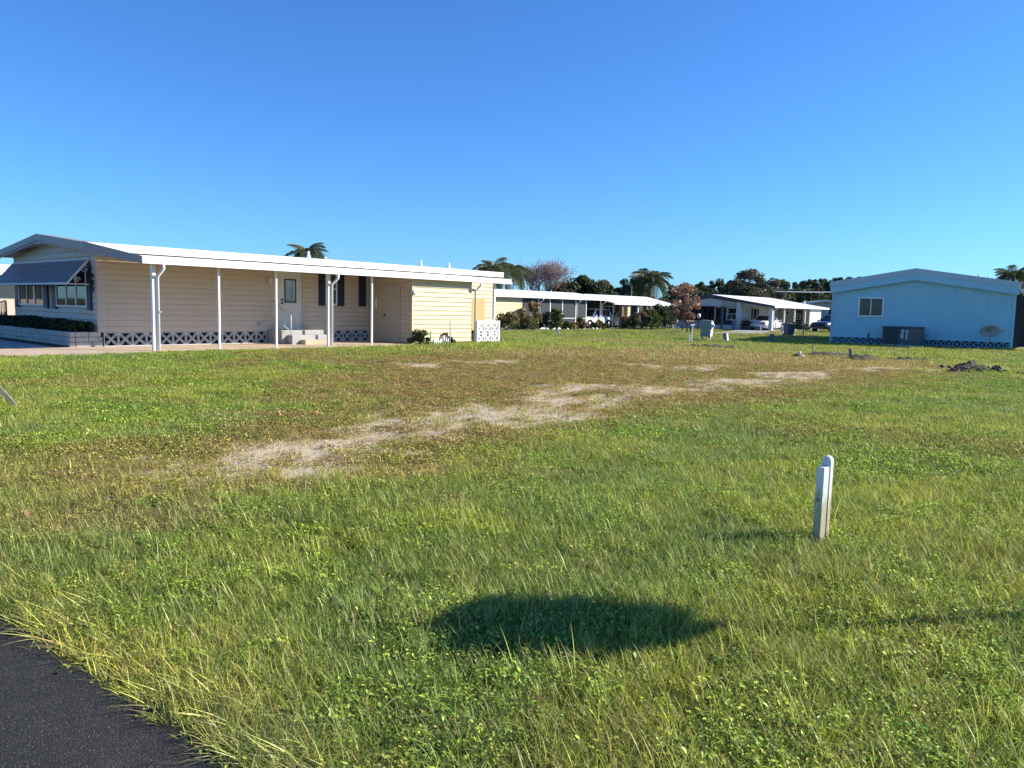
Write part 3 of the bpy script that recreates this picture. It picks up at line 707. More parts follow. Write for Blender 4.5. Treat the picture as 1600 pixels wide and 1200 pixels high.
# neighbour glimpsed behind it
nb = thing('mobile_home', 'white roofed beige mobile home glimpsed at the far left edge', 'mobile home', H0+DN*22-D*6, HA)
MB().box(0, 15, 0, 6.5, .0, 2.5).build('wall', M['beige'], nb); MB().prism([(-.5,2.48),(7,2.48),(7,2.7),(3.2,3.1),(-.5,2.72)], -.4, 15.4, 'x').build('roof', M['roofwhite'], nb)
for k in range(4): MB().bbox(1+k*3, 1.08+k*3, -1.2, -1.12, .0, 2.5, .01).build('post', M['white'], nb)
MB().prism([(-1.4,2.42),(-.5,2.5),(-.5,2.6),(-1.4,2.55)], -.4, 13, 'x').build('carport_roof', M['white'], nb)
window(nb, 3, 4.2, 1.1, 2.1, -.0, 2); window(nb, 8, 9.2, 1.1, 2.1, -.0, 2)

# block screen behind the storage room
bs = thing('block_screen_wall', 'white pierced block screen wall at the back of the carport', 'wall', H0+D*12.86+DN*(-2.46)-Vector((0,0,.1)), HA)
wme = screen_block_mesh(.376, M['blockwhite'], .1, .05)
for i in range(3):
    for j in range(2): link('screen_block', wme, bs, loc=(.09+i*.385, .05, .04+j*.385))
mb = MB(); mb.bbox(0,.085,-.07,.07,0,.93,.008); mb.bbox(1.245,1.34,-.07,.07,0,.93,.008); mb.bbox(.087,1.243,-.065,.065,.812,.925,.008); mb.build('coping', M['blockwhite'], bs)
# shrub and edging by the storage corner
p = H0+D*9.75+DN*(-2.75); shrub('corner_shrub', 'low leafy green shrub at the corner of the storage room', (p.x, p.y, gz1(p.x, p.y)-.02), .85, .5, 'shrubgreen', 5, .08, 16, 60)
p = H0+D*10.65+DN*(-2.72)
fe = thing('edging_fence', 'short white scalloped picket edging against the storage room', 'fence', (p.x, p.y, gz1(p.x, p.y)-.02), HA)
for k in range(9): MB().prism([(-.022,0),(.022,0),(.022,.24+.05*math.sin(k*1.6)),(0,.30+.05*math.sin(k*1.6)),(-.022,.24+.05*math.sin(k*1.6))], -.008, .008, 'y').build('picket', M['white'], fe, loc=(k*.10-.2, 0, 0))
MB().box(-.24,.66,.009,.022,.10,.14).build('rail', M['white'], fe)
shrub('small_plant', 'sparse small plant behind the white picket edging', (p.x+.25, p.y+.45, PAD-.05), .9, .42, 'hedge', 8, .06, 10, 26)
p = H0+D*11.05+DN*(-2.9); tag(MB().tube([(0,0,-.1),(.01,0,.3),(0,.0,.86)], .022, 6).build('garden_stake', M['galv'], loc=(p.x, p.y, gz1(p.x, p.y))), 'thin grey stake upright before the cream storage wall', 'stake')

# ------------------------------------------------------------------ vehicles
def car(name, label, loc, rotz, Lc, Wc, Hc, mat, kind, cat='car'):
    t = thing(name, label, cat, loc, rotz); hl = Lc/2; hw = Wc/2
    suv = kind == 'suv'
    belt = .98 if suv else .88; hood = 1.0 if suv else .80; g = .24 if suv else .18
    st = [(-hl, .45, belt*.80, .84), (-hl+.08, .30, belt*.96, .93), (-hl*.72, g, belt, .99), (-hl*.3, g, belt, 1), (hl*.25, g, belt, 1), (hl*.45, g, hood*.99, .99), (hl*.85, g+.02, hood*.90, .95), (hl-.05, .32, hood*.80, .88), (hl, .42, hood*.66, .80)]
    vs = []; fs = []
    for x, zb, zt, k in st:
        w = hw*k; sec = [(-w*.86, zb), (-w*.98, zb+.10), (-w, (zb+zt)/2), (-w*.95, zt-.07), (-w*.80, zt), (0, zt+.03), (w*.80, zt), (w*.95, zt-.07), (w, (zb+zt)/2), (w*.98, zb+.10), (w*.86, zb)]
        vs += [(x, y, z) for y, z in sec]
    n = 11
    for i in range(len(st)-1):
        for k in range(n): fs.append((i*n+k, i*n+(k+1) % n, (i+1)*n+(k+1) % n, (i+1)*n+k))
    fs += [tuple(range(n)), tuple(range((len(st)-1)*n, len(st)*n))[::-1]]
    body = MB().add(vs, fs).build('body', M[mat], t, True)
    # cabin: frustum with raked screens
    xb0, xb1, xt0, xt1 = (-hl*.93, hl*.38, -hl*.78, hl*.02) if suv else (-hl*.66, hl*.36, -hl*.36, hl*.04)
    wb, wt = hw*.86, hw*.68; zb = belt-.03
    base = [(xb0,-wb,zb),(xb1,-wb,zb),(xb1,wb,zb),(xb0,wb,zb)]; topv = [(xt0,-wt,Hc-.05),(xt1,-wt,Hc-.05),(xt1,wt,Hc-.05),(xt0,wt,Hc-.05)]
    cap = [(xt0+.15,-wt*.8,Hc),(xt1-.15,-wt*.8,Hc),(xt1-.15,wt*.8,Hc),(xt0+.15,wt*.8,Hc)]
    fs = [(8,9,10,11)]+[(k, (k+1)%4, 4+(k+1)%4, 4+k) for k in range(4)]+[(4+k, 4+(k+1)%4, 8+(k+1)%4, 8+k) for k in range(4)]
    cab = MB().add(base+topv+cap, fs).build('cabin', M[mat], t)
    def pane(q, name='window'):
        q = [Vector(v) for v in q]; nrm = (q[1]-q[0]).cross(q[3]-q[0]).normalized(); c = sum(q, Vector())/4
        if nrm.dot(c-Vector((0,0,zb))) < 0: nrm = -nrm
        a = [v+nrm*.012 for v in q]; MB().add(a+q, [(0,1,2,3),(0,4,5,1),(1,5,6,2),(2,6,7,3),(3,7,4,0)]).build(name, M['carglass'], cab)
    def lerp(a, b, t_): return tuple(a[i]+(b[i]-a[i])*t_ for i in range(3))
    B = base; T = topv
    def sub(a, b, c, d, u0_, u1_, v0_, v1_):
        lo = lambda u_: lerp(a, b, u_); hi = lambda u_: lerp(d, c, u_)
        return [lerp(lo(u0_), hi(u0_), v0_), lerp(lo(u1_), hi(u1_), v0_), lerp(lo(u1_), hi(u1_), v1_), lerp(lo(u0_), hi(u0_), v1_)]
    pane(sub(B[1],B[2],T[2],T[1],.07,.93,.12,.94), 'windscreen'); pane(sub(B[3],B[0],T[0],T[3],.08,.92,.15,.92), 'rear_window')
    for (a, b, c, d) in ((B[0],B[1],T[1],T[0]), (B[2],B[3],T[3],T[2])):
        for (u0_, u1_) in ((.06,.34),(.38,.64),(.67,.93)): pane(sub(a,b,c,d,u0_,u1_,.14,.92))
    wr = .36 if suv else .31
    for x in (-hl*.60, hl*.60):
        for s_ in (-1, 1):
            y = s_*(hw-.10)
            w_ = MB().lathe([(wr*.72,-.10),(wr*.95,-.10),(wr,-.06),(wr,.06),(wr*.95,.10),(wr*.72,.10)], (x, y, wr), 18, 'y').build('wheel', M['rubber'], t, True)
            MB().lathe([(wr*.70,-.02),(wr*.66,.0),(wr*.3,.03),(wr*.12,.04)] if s_ > 0 else [(wr*.70,.02),(wr*.66,.0),(wr*.3,-.03),(wr*.12,-.04)], (x, y+s_*.085, wr), 12, 'y').build('rim', M['rim'], w_, True)
            MB().lathe([(wr*1.13,-.012),(wr*1.13,.012)], (x, s_*(hw-.012), wr+.02), 18, 'y').build('wheel_arch', M['black'], body)
    for s_ in (-1, 1):
        MB().bbox(hl*.90, hl*.965, s_*hw*.66-.14, s_*hw*.66+.14, hood*.62, hood*.78, .015).build('headlight', M['clearlens'], t)
        MB().bbox(-hl-.008, -hl+.12, s_*hw*.67-.16, s_*hw*.67+.16, belt*.70, belt*.86, .015).build('tail_light', M['redlens'], t)
        MB().bbox(hl*.27, hl*.33, s_*(hw+.07)-.07, s_*(hw+.07)+.07, belt+.0, belt+.13, .015).build('mirror', M[mat], t)
    MB().bbox(hl-.04, hl+.012, -hw*.45, hw*.45, hood*.48, hood*.66, .01).build('grille', M['black'], t)
    MB().bbox(-hl-.03, -hl+.10, -hw*.84, hw*.84, .36, .58, .03).build('bumper', M[mat], t); MB().bbox(hl-.10, hl+.03, -hw*.78, hw*.78, .30, .46, .03).build('bumper', M[mat], t)
    MB().box(-hl-.016, -hl-.002, -.16, .16, belt*.70, belt*.70+.13).build('number_plate', M['sticker'], t)
    return t

# ------------------------------------------------------------------ middle home with screened porch
B0 = Vector((.68, 58.2, 0)); hb = thing('mobile_home', 'cream mobile home with long white roof and dark screened porch, mid distance', 'mobile home', B0, HA)
MB().prism([(2.6,0),(8.5,0),(8.5,2.55),(5.2,3.0),(2.6,2.6)], -9, 13, 'x').build('wall', M['carportwall'], hb)
sw = MB().box(-9, -.05, .02, 2.58, 0, 2.38).build('storage_wall', M['cream'], hb)
mb = MB()
for k in range(13): mb.prism([(.018,.05+k*.18),(-.01,.05+k*.18),(.014,.23+k*.18)], -9, -.05, 'x')
mb.build('siding', M['cream'], sw)
rf = MB().prism([(-.35,2.40),(5.2,3.02),(8.9,2.6),(8.9,2.66),(5.2,3.12),(-.35,2.56)], -9.3, 13.2, 'x').build('roof', M['roofwhite'], hb)
MB().box(-9.32, 13.22, -.43, -.36, 2.38, 2.55).build('gutter', M['white'], rf); MB().box(-9.3, 13.2, -.34, -.30, 2.52, 2.80).build('fascia', M['white'], rf)
for x in (1.83, 3.27, 4.85, 6.66, 8.1, 10.26, 12.2): MB().bbox(x-.05, x+.05, -.06, .04, 0, 2.42, .008).build('post', M['white'], hb)
for x in (1.83, 6.66, 10.26): gutter_pipe(hb, x+.13, -.08, 2.38, .05, wy=.3)
xs_ = [0, 1.83, 3.27, 4.85, 6.66, 8.1]
for a, b in zip(xs_[:-1], xs_[1:]):
    sp = MB().box(a+.06, b-.06, -.01, -.002, .12, 2.36).build('screen_panel', M['screen'], hb); MB().box(a+.06, b-.06, -.03, -.014, .84, .89).build('rail', M['white'], sp); MB().box(a+.06,b-.06,-.03,-.014,.0,.12).build('kick_board', M['white'], sp)
for k in range(12): MB().box(.2+k*.62, .66+k*.62, 2.42, 2.47, .3, 2.3).build('porch_curtain', M['galv'], hb)
MB().box(8.1, 8.18, .04, 2.58, 0, 2.4).build('porch_end_wall', M['cream'], hb)
MB().box(8.3, 9.6, 2.50, 2.58, .1, 2.2).build('panelling', M['brownwall'], hb)
window(hb, 11.2, 12.4, 1.0, 2.1, 2.58, 2)
MB().box(-9, 13.5, -1.0, 2.6, -.3, .015).build('porch_slab', M['greyconc'], hb)
for x, y in ((-4, 4), (1.5, 4.2), (5, 3.6), (9, 4.4)): vent_cap(hb, x, y, 2.86)
p = B0+D*10.3+DN*1.0; car('parked_suv', 'white sport utility vehicle under the open end of the white roof', (p.x, p.y, .02), HA+math.pi, 4.6, 1.86, 1.68, 'carwhite', 'suv', 'car')
p = B0+D*15.6+DN*2.3; car('parked_car', 'white car behind the brown column beside the utility vehicle', (p.x, p.y, .02), HA+math.pi, 4.3, 1.75, 1.45, 'carwhite', 'sedan', 'car')

# ------------------------------------------------------------------ next home along with pale columns
B2 = Vector((10.0, 67.6, 0)); h2 = thing('mobile_home', 'white roofed home with cream column, half hidden by shrubs', 'mobile home', B2, HA)
MB().prism([(3.2,0),(9,0),(9,2.4),(5.6,2.8),(3.2,2.5)], -3, 7.6, 'x').build('wall', M['charcoal'], h2)
rf = MB().prism([(-.25,2.14),(3.0,2.86),(6.2,2.14),(6.2,2.2),(3.0,2.95),(-.25,2.24)], -2.6, 7.9, 'x').build('roof', M['roofwhite'], h2)
MB().box(-2.6, 7.9, -.31, -.255, 2.08, 2.25).build('fascia', M['white'], rf)
MB().bbox(-.22,.22,-.1,.3,0,2.14,.02).build('column', M['cream'], h2); MB().bbox(-1.1,-.8,-.1,.2,0,2.14,.02).build('column', M['brownwall'], h2)
for x in (1.6, 3.2, 5.4, 7.75): MB().bbox(x-.06, x+.06, -.06, .06, 0, 2.14, .008).build('post', M['white'], h2)
for x in (4.4, 6.2): MB().lathe([(.08,0),(.06,.2)], (x,.6,2.32), 8).build('roof_vent', M['black'], h2)
MB().box(-3, 8, -.6, 3.2, -.3, .012).build('porch_slab', M['greyconc'], h2)
window(h2, 1.0, 2.6, .9, 1.9, 3.2, 2, .08); window(h2, 4.0, 5.4, .9, 1.9, 3.2, 2, .08)

# ------------------------------------------------------------------ grey and white home at the right centre
C0 = Vector((23.84, 71.4, 0)); hc = thing('mobile_home', 'grey gabled home with bright white roof, square pillars and carport', 'mobile home', C0, HA)
MB().prism([(3.3,0),(12.2,0),(12.2,2.35),(6.2,3.08),(3.3,2.65)], .6, 13.6, 'x').build('wall', M['greysiding'], hc)
rf = MB().prism([(-.3,2.20),(6.2,3.15),(12.6,2.2),(12.6,2.27),(6.2,3.34),(-.3,2.30)], -.15, 14.2, 'x').build('roof', M['roofwhite'], hc)
MB().prism([(-.32,2.12),(6.2,3.02),(12.62,2.12),(12.62,2.30),(6.2,3.36),(-.32,2.32)], -.22, -.152, 'x').build('gable_fascia', M['charcoal'], rf)
MB().box(-.2, 14.2, -.36, -.302, 2.14, 2.32).build('fascia', M['white'], rf)
MB().prism([(5.05,2.2),(12.1,2.2),(6.2,2.98),(5.05,2.8)], .1, .14, 'x').build('gable_panel', M['greysiding'], hc)
MB().prism([(.3,2.2),(5.02,2.2),(5.02,2.8)], .12, .15, 'x').build('gable_panel', M['carportwall'], hc)
for y, w_ in ((0,.34),(3.16,.42)): MB().bbox(-.05, .29, y-w_/2+.1, y+w_/2+.1, 0, 2.25+.13*y, .02).build('pillar', M['greysiding'], hc)
for x in (2.97, 5.56, 8.27): MB().bbox(x-.06, x+.06, -.06, .06, 0, 2.24, .008).build('post', M['white'], hc)
gutter_pipe(hc, .4, -.06, 2.18, .06, wy=.25)
# glazed porch at the left of the front
pw = MB().box(.2, .26, 5.1, 12.0, 0, .75).build('porch_knee_wall', M['greysiding'], hc)
for k in range(5):
    y0 = 5.15+k*1.38; MB().box(.215, .245, y0+.06, y0+1.32, .78, 2.18).build('porch_pane', M['glass'], hc); MB().bbox(.19, .27, y0-.05, y0+.05, .75, 2.2, .01).build('porch_post', M['charcoal'], hc)
for (a, b) in ((3.75, 4.65),): window(hc, -b, -a, .95, 2.0, .6, 2, .07, 'white', 'glass', True, G)
for (a, b) in ((2.35+1.0, 3.65), (4.75, 5.05)): shutter(hc, -b, -a, .85, 2.1, .59, G)
window(hc, 3.4, 4.3, 1.0, 2.0, 3.3, 1); window(hc, 7.2, 8.1, 1.0, 2.0, 3.3, 1)
shutter(hc, 3.0, 3.3, .95, 2.05, 3.27); shutter(hc, 4.4, 4.7, .95, 2.05, 3.27)
MB().box(9.66, 12.8, .0, 3.28, 0, 2.22).build('storage_wall', M['white'], hc)
MB().box(9.60, 9.655, .02, 3.28, 0, 2.25).build('storage_front', M['carportwall'], hc)
d_ = MB().box(9.55, 9.6, .74, 1.46, .05, 2.0).build('storage_door', M['charcoal'], hc)
mb = MB(); mb.box(9.53,9.549,.92,1.28,1.05,1.65); mb.build('door_frame', M['greysiding'], d_); MB().box(9.52,9.529,.97,1.23,1.1,1.34).build('door_pane', M['glass'], d_); MB().box(9.52,9.529,.97,1.23,1.38,1.6).build('door_pane', M['glass'], d_)
MB().lathe([(.05,0),(.09,.03),(.09,.14),(.04,.2)], (9.5,2.3,1.6), 8).build('wall_lamp', M['black'], hc)
MB().box(-.5, 9.6, -.3, 3.3, -.3, .014).build('carport_slab', M['greyconc'], hc)
for x, y in ((3, 3.4), (5.5, 3), (8, 3.2), (12, 1.5)): vent_cap(hc, x, y, 2.70)
o = MB().add([(*gp(1108,521), .02), (*gp(1190,521.5), .02), (*gp(1206,517.5), .02), (*gp(1150,516), .02)], [(0,1,2,3)]).build('driveway', M['greyconc']); structure(o)
p = C0+D*2.6+DN*1.45; car('parked_sedan', 'white sedan seen from behind parked between the grey pillars', (p.x, p.y, .02), HA, 4.7, 1.82, 1.43, 'carwhite', 'sedan')
car('parked_car', 'dark car half hidden by the corner of the blue home', (29.9, 72.5, .0), HA+2.9, 4.5, 1.85, 1.6, 'cardark', 'suv')
# sage home behind
hd_ = thing('mobile_home', 'sage green gabled home behind the grey home', 'mobile home', (34.6, 97, 0), -.25)
MB().prism([(0,0),(8.4,0),(8.4,2.55),(4.2,3.2),(0,2.55)], 0, 12, 'y').build('wall', M['greenhouse'], hd_)
rf = MB().prism([(-.4,2.5),(4.2,3.22),(8.8,2.5),(8.8,2.72),(4.2,3.46),(-.4,2.72)], -.5, 12.4, 'y').build('roof', M['bluelight'], hd_)
MB().box(4.6, 8.0, -.04, -.0, .9, 2.3).build('porch_opening', M['charcoal'], hd_)
window(hd_, 1.0, 2.6, 1.0, 2.1, 0, 2)

# ------------------------------------------------------------------ blue home on the right
E0 = Vector((18.25, 44.3, 0)); E1 = Vector((25.9, 40.0, 0)); ev = (E1-E0); WB = ev.length; EA = math.atan2(ev.y, ev.x)
he = thing('mobile_home', 'bright blue gabled mobile home with pale roof edge and satellite dish', 'mobile home', E0, EA)
# local x along the gable wall, y into the home
SKB = .38; EV = 3.02; RG = 3.72; xr = WB*.47
wall = MB().prism([(0,SKB),(WB,SKB),(WB,EV),(xr,RG),(0,EV)], 0, 15, 'y').build('wall', M['bluetrim'], he)
n_ = 44
for k in range(n_):
    a, b = WB*k/n_, WB*(k+1)/n_
    if True:
        def top(x): return EV+(RG-EV)*(x/xr if x < xr else (WB-x)/(WB-xr))-.05
        MB().add([(a+.005,-.010,SKB),(b-.005,-.010,SKB),(b-.005,-.010,top(b)),(a+.005,-.010,top(a)),(a+.003,-.001,SKB),(b-.003,-.001,SKB),(b-.003,-.001,top(b)),(a+.003,-.001,top(a))],
             [(0,1,2,3),(0,3,7,4),(1,5,6,2),(0,4,5,1),(3,2,6,7)]).build('siding_board', M['bluetrim'], he)
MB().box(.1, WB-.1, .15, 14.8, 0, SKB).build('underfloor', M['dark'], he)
bmb = screen_block_mesh(.376, M['blueblock'])
for k in range(int(WB/.38)): link('screen_block', bmb, he, loc=(.02+k*.381, .10, .0))
MB().box(-.01, WB+.01, -.045, -.021, SKB-.02, SKB+.10).build('base_trim', M['bluetrim'], he)
MB().bbox(-.05, .05, -.05, .05, .0, EV, .01).build('corner_post', M['bluelight'], he); MB().bbox(WB-.09, WB+.03, -.05, .05, .0, EV, .01).build('corner_post', M['bluetrim'], he)
def fascia(z0, z1, y0, y1, name, mat, ov=.12):
    a = (EV+.02, RG+.05)
    MB().prism([(-ov,a[0]+z0-.015),(xr,a[1]+z0),(WB+ov,a[0]+z0-.015),(WB+ov,a[0]+z1-.015),(xr,a[1]+z1),(-ov,a[0]+z1-.015)], y0, y1, 'y').build(name, M[mat], rfb)
rfb = MB().prism([(-.15,EV),(xr,RG+.05),(WB+.15,EV),(WB+.15,EV+.42),(xr,RG+.47),(-.15,EV+.42)], -.25, 15.3, 'y').build('roof', M['bluelight'], he)
fascia(-.20, .17, -.28, -.252, 'gable_fascia', 'bluetrim'); fascia(.165, .44, -.30, -.254, 'roof_edge', 'bluelight', .18)
MB().prism([(-.1,EV-.14),(xr,RG-.09),(WB+.1,EV-.14),(WB+.1,EV-.02),(xr,RG+.03),(-.1,EV-.02)], -.25, -.021, 'y').build('soffit', M['bluetrim'], he)
window(he, 1.43, 2.57, 1.62, 2.55, -.012, 2, .09, 'white', 'glass', False, 0, (0, 0), .06)
for x, y in ((WB*.81, 1.8), (WB*.87, 4), (WB*.90, 6)): vent_cap(he, x, y, EV+.65)
ub = MB().bbox(WB*.535, WB*.57, -.12, -.022, .62, 1.0, .01).build('meter_box', M['bluetrim'], he)
MB().tube([(WB*.552,-.07,.3),(WB*.552,-.07,.62)], .02, 6).build('conduit', M['bluetrim'], he); MB().tube([(WB*.225,-.05,.30),(WB*.225,-.05,.62)], .035, 8).build('pipe_stub', M['black'], he)
# carport at its right side
MB().box(WB+.16, WB+4.2, -.4, 14, EV-.06, EV+.12).build('carport_roof', M['white'], he)
for y in (-.2, 4, 8): MB().bbox(WB+3.9, WB+4.0, y, y+.1, 0, EV-.06, .01).build('post', M['white'], he)
MB().box(WB+.04, WB+.30, .3, .36, .0, EV-.1).build('carport_panel', M['charcoal'], he)
MB().box(WB+.31, WB+4.0, 6.0, 6.1, .0, EV-.08).build('carport_back_wall', M['charcoal'], he); MB().box(WB+.1, WB+4.1, -.3, 6, -.3, .02).build('carport_slab', M['greyconc'], he)
# air conditioner in front of the wall
def onE(x, y, z=0): v = E0+Vector((math.cos(EA)*x-math.sin(EA)*y, math.sin(EA)*x+math.cos(EA)*y, z)); return v
ac = thing('air_conditioner', 'dark green packaged air conditioner standing before the blue wall', 'air conditioner', onE(2.75, -1.35), EA-.05); ac.scale = (.95, 1, 1)
MB().bbox(0, 2.05, 0, .95, .08, 1.0, .02).build('casing', M['acgreen'], ac); MB().bbox(-.03, 2.08, -.03, .98, 1.0, 1.06, .02).build('lid', M['acgreen'], ac); MB().box(-.05, 2.1, -.05, 1.0, -.08, .08).build('base_pad', M['greyconc'], ac)
for k in range(11): MB().prism([(.06+k*.075,-.004),(.09+k*.075,-.035),(.12+k*.075,-.004)], .14, .96, 'z').build('coil_fin', M['acgreen'], ac)
MB().box(1.34, 2.0, -.012, -.001, .14, .96).build('service_panel', M['acgrey'], ac)
for (x0,x1,z0,z1) in ((.95,1.10,.42,.70),(.98,1.12,.73,.90),(1.20,1.30,.36,.70),(1.19,1.33,.72,.88)): MB().box(x0,x1,-.016,-.002,z0,z1).build('sticker', M['sticker'], ac)
MB().tube([(.75,-.05,.02),(.95,-.14,.06),(1.05,-.10,.16),(1.15,-.12,.05),(1.5,-.06,.03)], .018, 6).build('drain_pipe', M['sticker'], ac)
# satellite dish
ds = thing('satellite_dish', 'grey satellite dish on a bent pole before the blue wall', 'satellite dish', onE(WB-1.1, -1.5), EA)
vs = [(0,0,0)]; fs = []; nr, na = 5, 20
for i in range(1, nr+1):
    for k in range(na):
        th = 2*math.pi*k/na; q = i/nr; vs.append((.47*q*math.cos(th), .12*(1-q*q)*1.0, .30*q*math.sin(th)))
for k in range(na): fs.append((0, 1+k, 1+(k+1)%na))
for i in range(nr-1):
    for k in range(na): fs.append((1+i*na+k, 1+i*na+(k+1)%na, 1+(i+1)*na+(k+1)%na, 1+(i+1)*na+k))
k0 = len(vs); vs += [(x, y+.015, z) for x, y, z in vs]; fs += [tuple(k0+i for i in f[::-1]) for f in fs]
fs += [(1+(nr-1)*na+k, 1+(nr-1)*na+(k+1)%na, k0+1+(nr-1)*na+(k+1)%na, k0+1+(nr-1)*na+k) for k in range(na)]
dd = MB().add(vs, fs).build('reflector', M['dish'], ds, True); dd.location = (0, 0, .95); dd.rotation_euler = (.25, -.12, .25)
MB().tube([(-.12,.1,-.1),(-.10,.1,.25),(.06,.12,.45),(.05,.10,.85)], .028, 8).build('mast', M['dish'], ds, True)
MB().tube([(.05,.06,.68),(.36,-.42,.75),(.50,-.50,.92)], .018, 6).build('feed_arm', M['dish'], ds, True); MB().bbox(.44,.60,-.58,-.44,.90,1.06,.02).build('feed_horn', M['dish'], ds)

# ------------------------------------------------------------------ small things standing on the lot
# white marker post in the foreground: square sleeve in front of a round-topped slat
mp = thing('marker_post', 'white wooden marker post with rounded rear slat standing in the grass', 'post', (2.24, 5.40, gz1(2.24, 5.40)-.03), math.radians(33))
mp.rotation_euler = (math.radians(.3), math.radians(.6), math.radians(-52)); mp.scale = (1, 1, 1.05)
def post_mat():
    mt, nt, out = new_mat('chipped_white_paint'); p = N(nt, 'ShaderNodeBsdfPrincipled', Roughness=.6)
    tc = N(nt, 'ShaderNodeTexCoord'); sx = N(nt, 'ShaderNodeSeparateXYZ'); L(nt, tc.outputs['Object'], sx.inputs[0])
    nz = noise(nt, 22, 5, stretch=(2, 2, .5)); ad = N(nt, 'ShaderNodeMath', operation='MULTIPLY_ADD'); L(nt, nz, ad.inputs[0]); ad.inputs[1].default_value = -.55; L(nt, sx.outputs[2], ad.inputs[2])
    stain = ramp(nt, ad.outputs[0], [(0., 1.), (.16, 0.)])
    c = mixc(nt, stain, ramp(nt, noise(nt, 9, 5), [(.3, (.60, .60, .57)), (.7, (.76, .75, .71))]), (.40, .36, .24))
    c = mixc(nt, ramp(nt, noise(nt, 14, 6), [(.66, 0.), (.72, .8)]), c, (.30, .25, .19))
    L(nt, c, p.inputs['Base Color']); L(nt, bump(nt, noise(nt, 30, 4, stretch=(3, 3, .4)), .35, .006), p.inputs['Normal']); L(nt, p.outputs[0], out.inputs[0]); return mt
pm = post_mat()
MB().bbox(-.034, .024, -.055, .018, -.08, .555, .004).build('square_post', pm, mp)
arc = [(-.035, -.08), (.035, -.08), (.035, .59)]+[(.035*math.cos(t), .59+.035*math.sin(t)) for t in np.linspace(.2, 2.94, 8)]+[(-.035, .59)]
bs_ = MB().prism(arc, .022, .058, 'y').build('round_slat', pm, mp); bs_.location = (-.006, 0, 0)
MB().lathe([(.013,.0),(.013,-.004),(.005,-.006)], (-.006,-.055,.33), 10, 'y').build('bolt_head', M['wood'], mp)
MB().lathe([(.016,.0),(.014,.02),(.018,.03)], (-.030,-.057,.03), 8, 'y').build('bolt_head', M['ironblack'], mp)
# leaning stake at the left edge
sx_, sy_ = gp(27, 634, .1)
o = tag(MB().bbox(-.03,.03,-.012,.012,-.12,.78,.004).build('wooden_stake', M['wood'], loc=(sx_, sy_, gz1(sx_, sy_))), 'weathered grey wooden stake leaning sharply left at the left edge', 'stake'); o.rotation_euler = (.05, -.62, .3)
# utility cabinet and pipe stand
def ground_at(px, py): x, y = gp(px, py); return x, y, gz1(x, y)
x, y, z = ground_at(1101, 531)
uc = thing('utility_cabinet', 'leaning grey green utility cabinet with meter on its sunny side', 'utility box', (x, y, z-.03), HA-math.pi/2-.12); uc.rotation_euler = (.02, .05, HA-math.pi/2+.10)
MB().bbox(-.31,.31,0,.34,.22,1.12,.02).build('cabinet', M['utilgreen'], uc); MB().bbox(-.33,.33,-.02,.36,1.12,1.16,.015).build('lid', M['utilgreen'], uc)
MB().lathe([(.10,0),(.10,.06),(.085,.12),(.05,.14)], (.31,.17,.88), 12, 'x').build('meter', M['galv'], uc, True); MB().box(.31,.37,.05,.29,.70,1.0).build('meter_socket', M['white'], uc); MB().box(.311,.316,.01,.33,.25,1.1).build('sunlit_side_paint', M['white'], uc)  # thin white side sheet paints the sunlight on that face of the green cabinet
for px_ in (-.26, .22): MB().bbox(px_,px_+.08,.1,.18,-.1,.22,.006).build('leg', M['white' if px_ > 0 else 'utilgreen'], uc)  # sun-facing leg is coloured white for the light on it
x, y, z = ground_at(1080, 533)
pp = thing('pipe_stand', 'thin white pipe stand with tap beside the utility cabinet', 'pipe', (x, y, z-.02), .3)
MB().tube([(0,0,-.1),(0,0,.4),(.06,0,.95)], .03, 8).build('pipe', M['white'], pp); MB().tube([(-.08,0,.93),(.18,0,.97)], .035, 8).build('tap', M['white'], pp); MB().tube([(-.14,0,-.1),(-.14,0,.36),(.02,0,.42),(.02,0,.05)], .03, 8).build('pipe_loop', M['white'], pp)
x, y, z = ground_at(1133, 533)
pb = thing('cable_pedestal', 'small tilted green cable pedestal on the lawn', 'pedestal', (x, y, z-.03), HA-math.pi/2); pb.rotation_euler = (0, -.13, HA-math.pi/2)
MB().bbox(-.11,.11,0,.2,-.05,.46,.015).build('housing', M['utilgreen'], pb); MB().bbox(.112,.125,.01,.19,-.03,.45,.003).build('lit_side_paint', M['white'], pb); MB().bbox(-.125,.125,-.015,.215,.46,.50,.012).build('cap', M['galv'], pb)  # white sheet on the right paints the housing's sunlit face
x, y, z = ground_at(1205.5, 535)
pb = thing('cable_pedestal', 'upright slate blue cable pedestal beside the blue home\'s shadow', 'pedestal', (x, y, z-.03), 0)
MB().bbox(-.105,.105,-.1,.1,-.05,.47,.015).build('housing', M['binblue'], pb); MB().bbox(-.12,.12,-.115,.115,.47,.51,.012).build('cap', M['binblue'], pb)
x, y, z = ground_at(1254, 534); tag(MB().tube([(0,0,-.1),(.0,0,.5),(.01,0,1.12)], .035, 6).build('thin_post', M['utilgreen'], loc=(x, y, z)), 'thin dark green post standing in the blue home\'s shadow', 'post')
x, y, z = ground_at(1268.5, 558); tag(MB().bbox(-.014,.014,-.012,.012,-.1,.52,.003).build('survey_stake', M['wood'], loc=(x, y, z)), 'slim upright survey stake near the white stones', 'stake')
x, y, z = ground_at(1249, 558)
st_ = thing('white_stone', 'small bleached white stone lying on bare ground near the slim stake', 'stone', (x, y, z))
rg = np.random.default_rng(2)
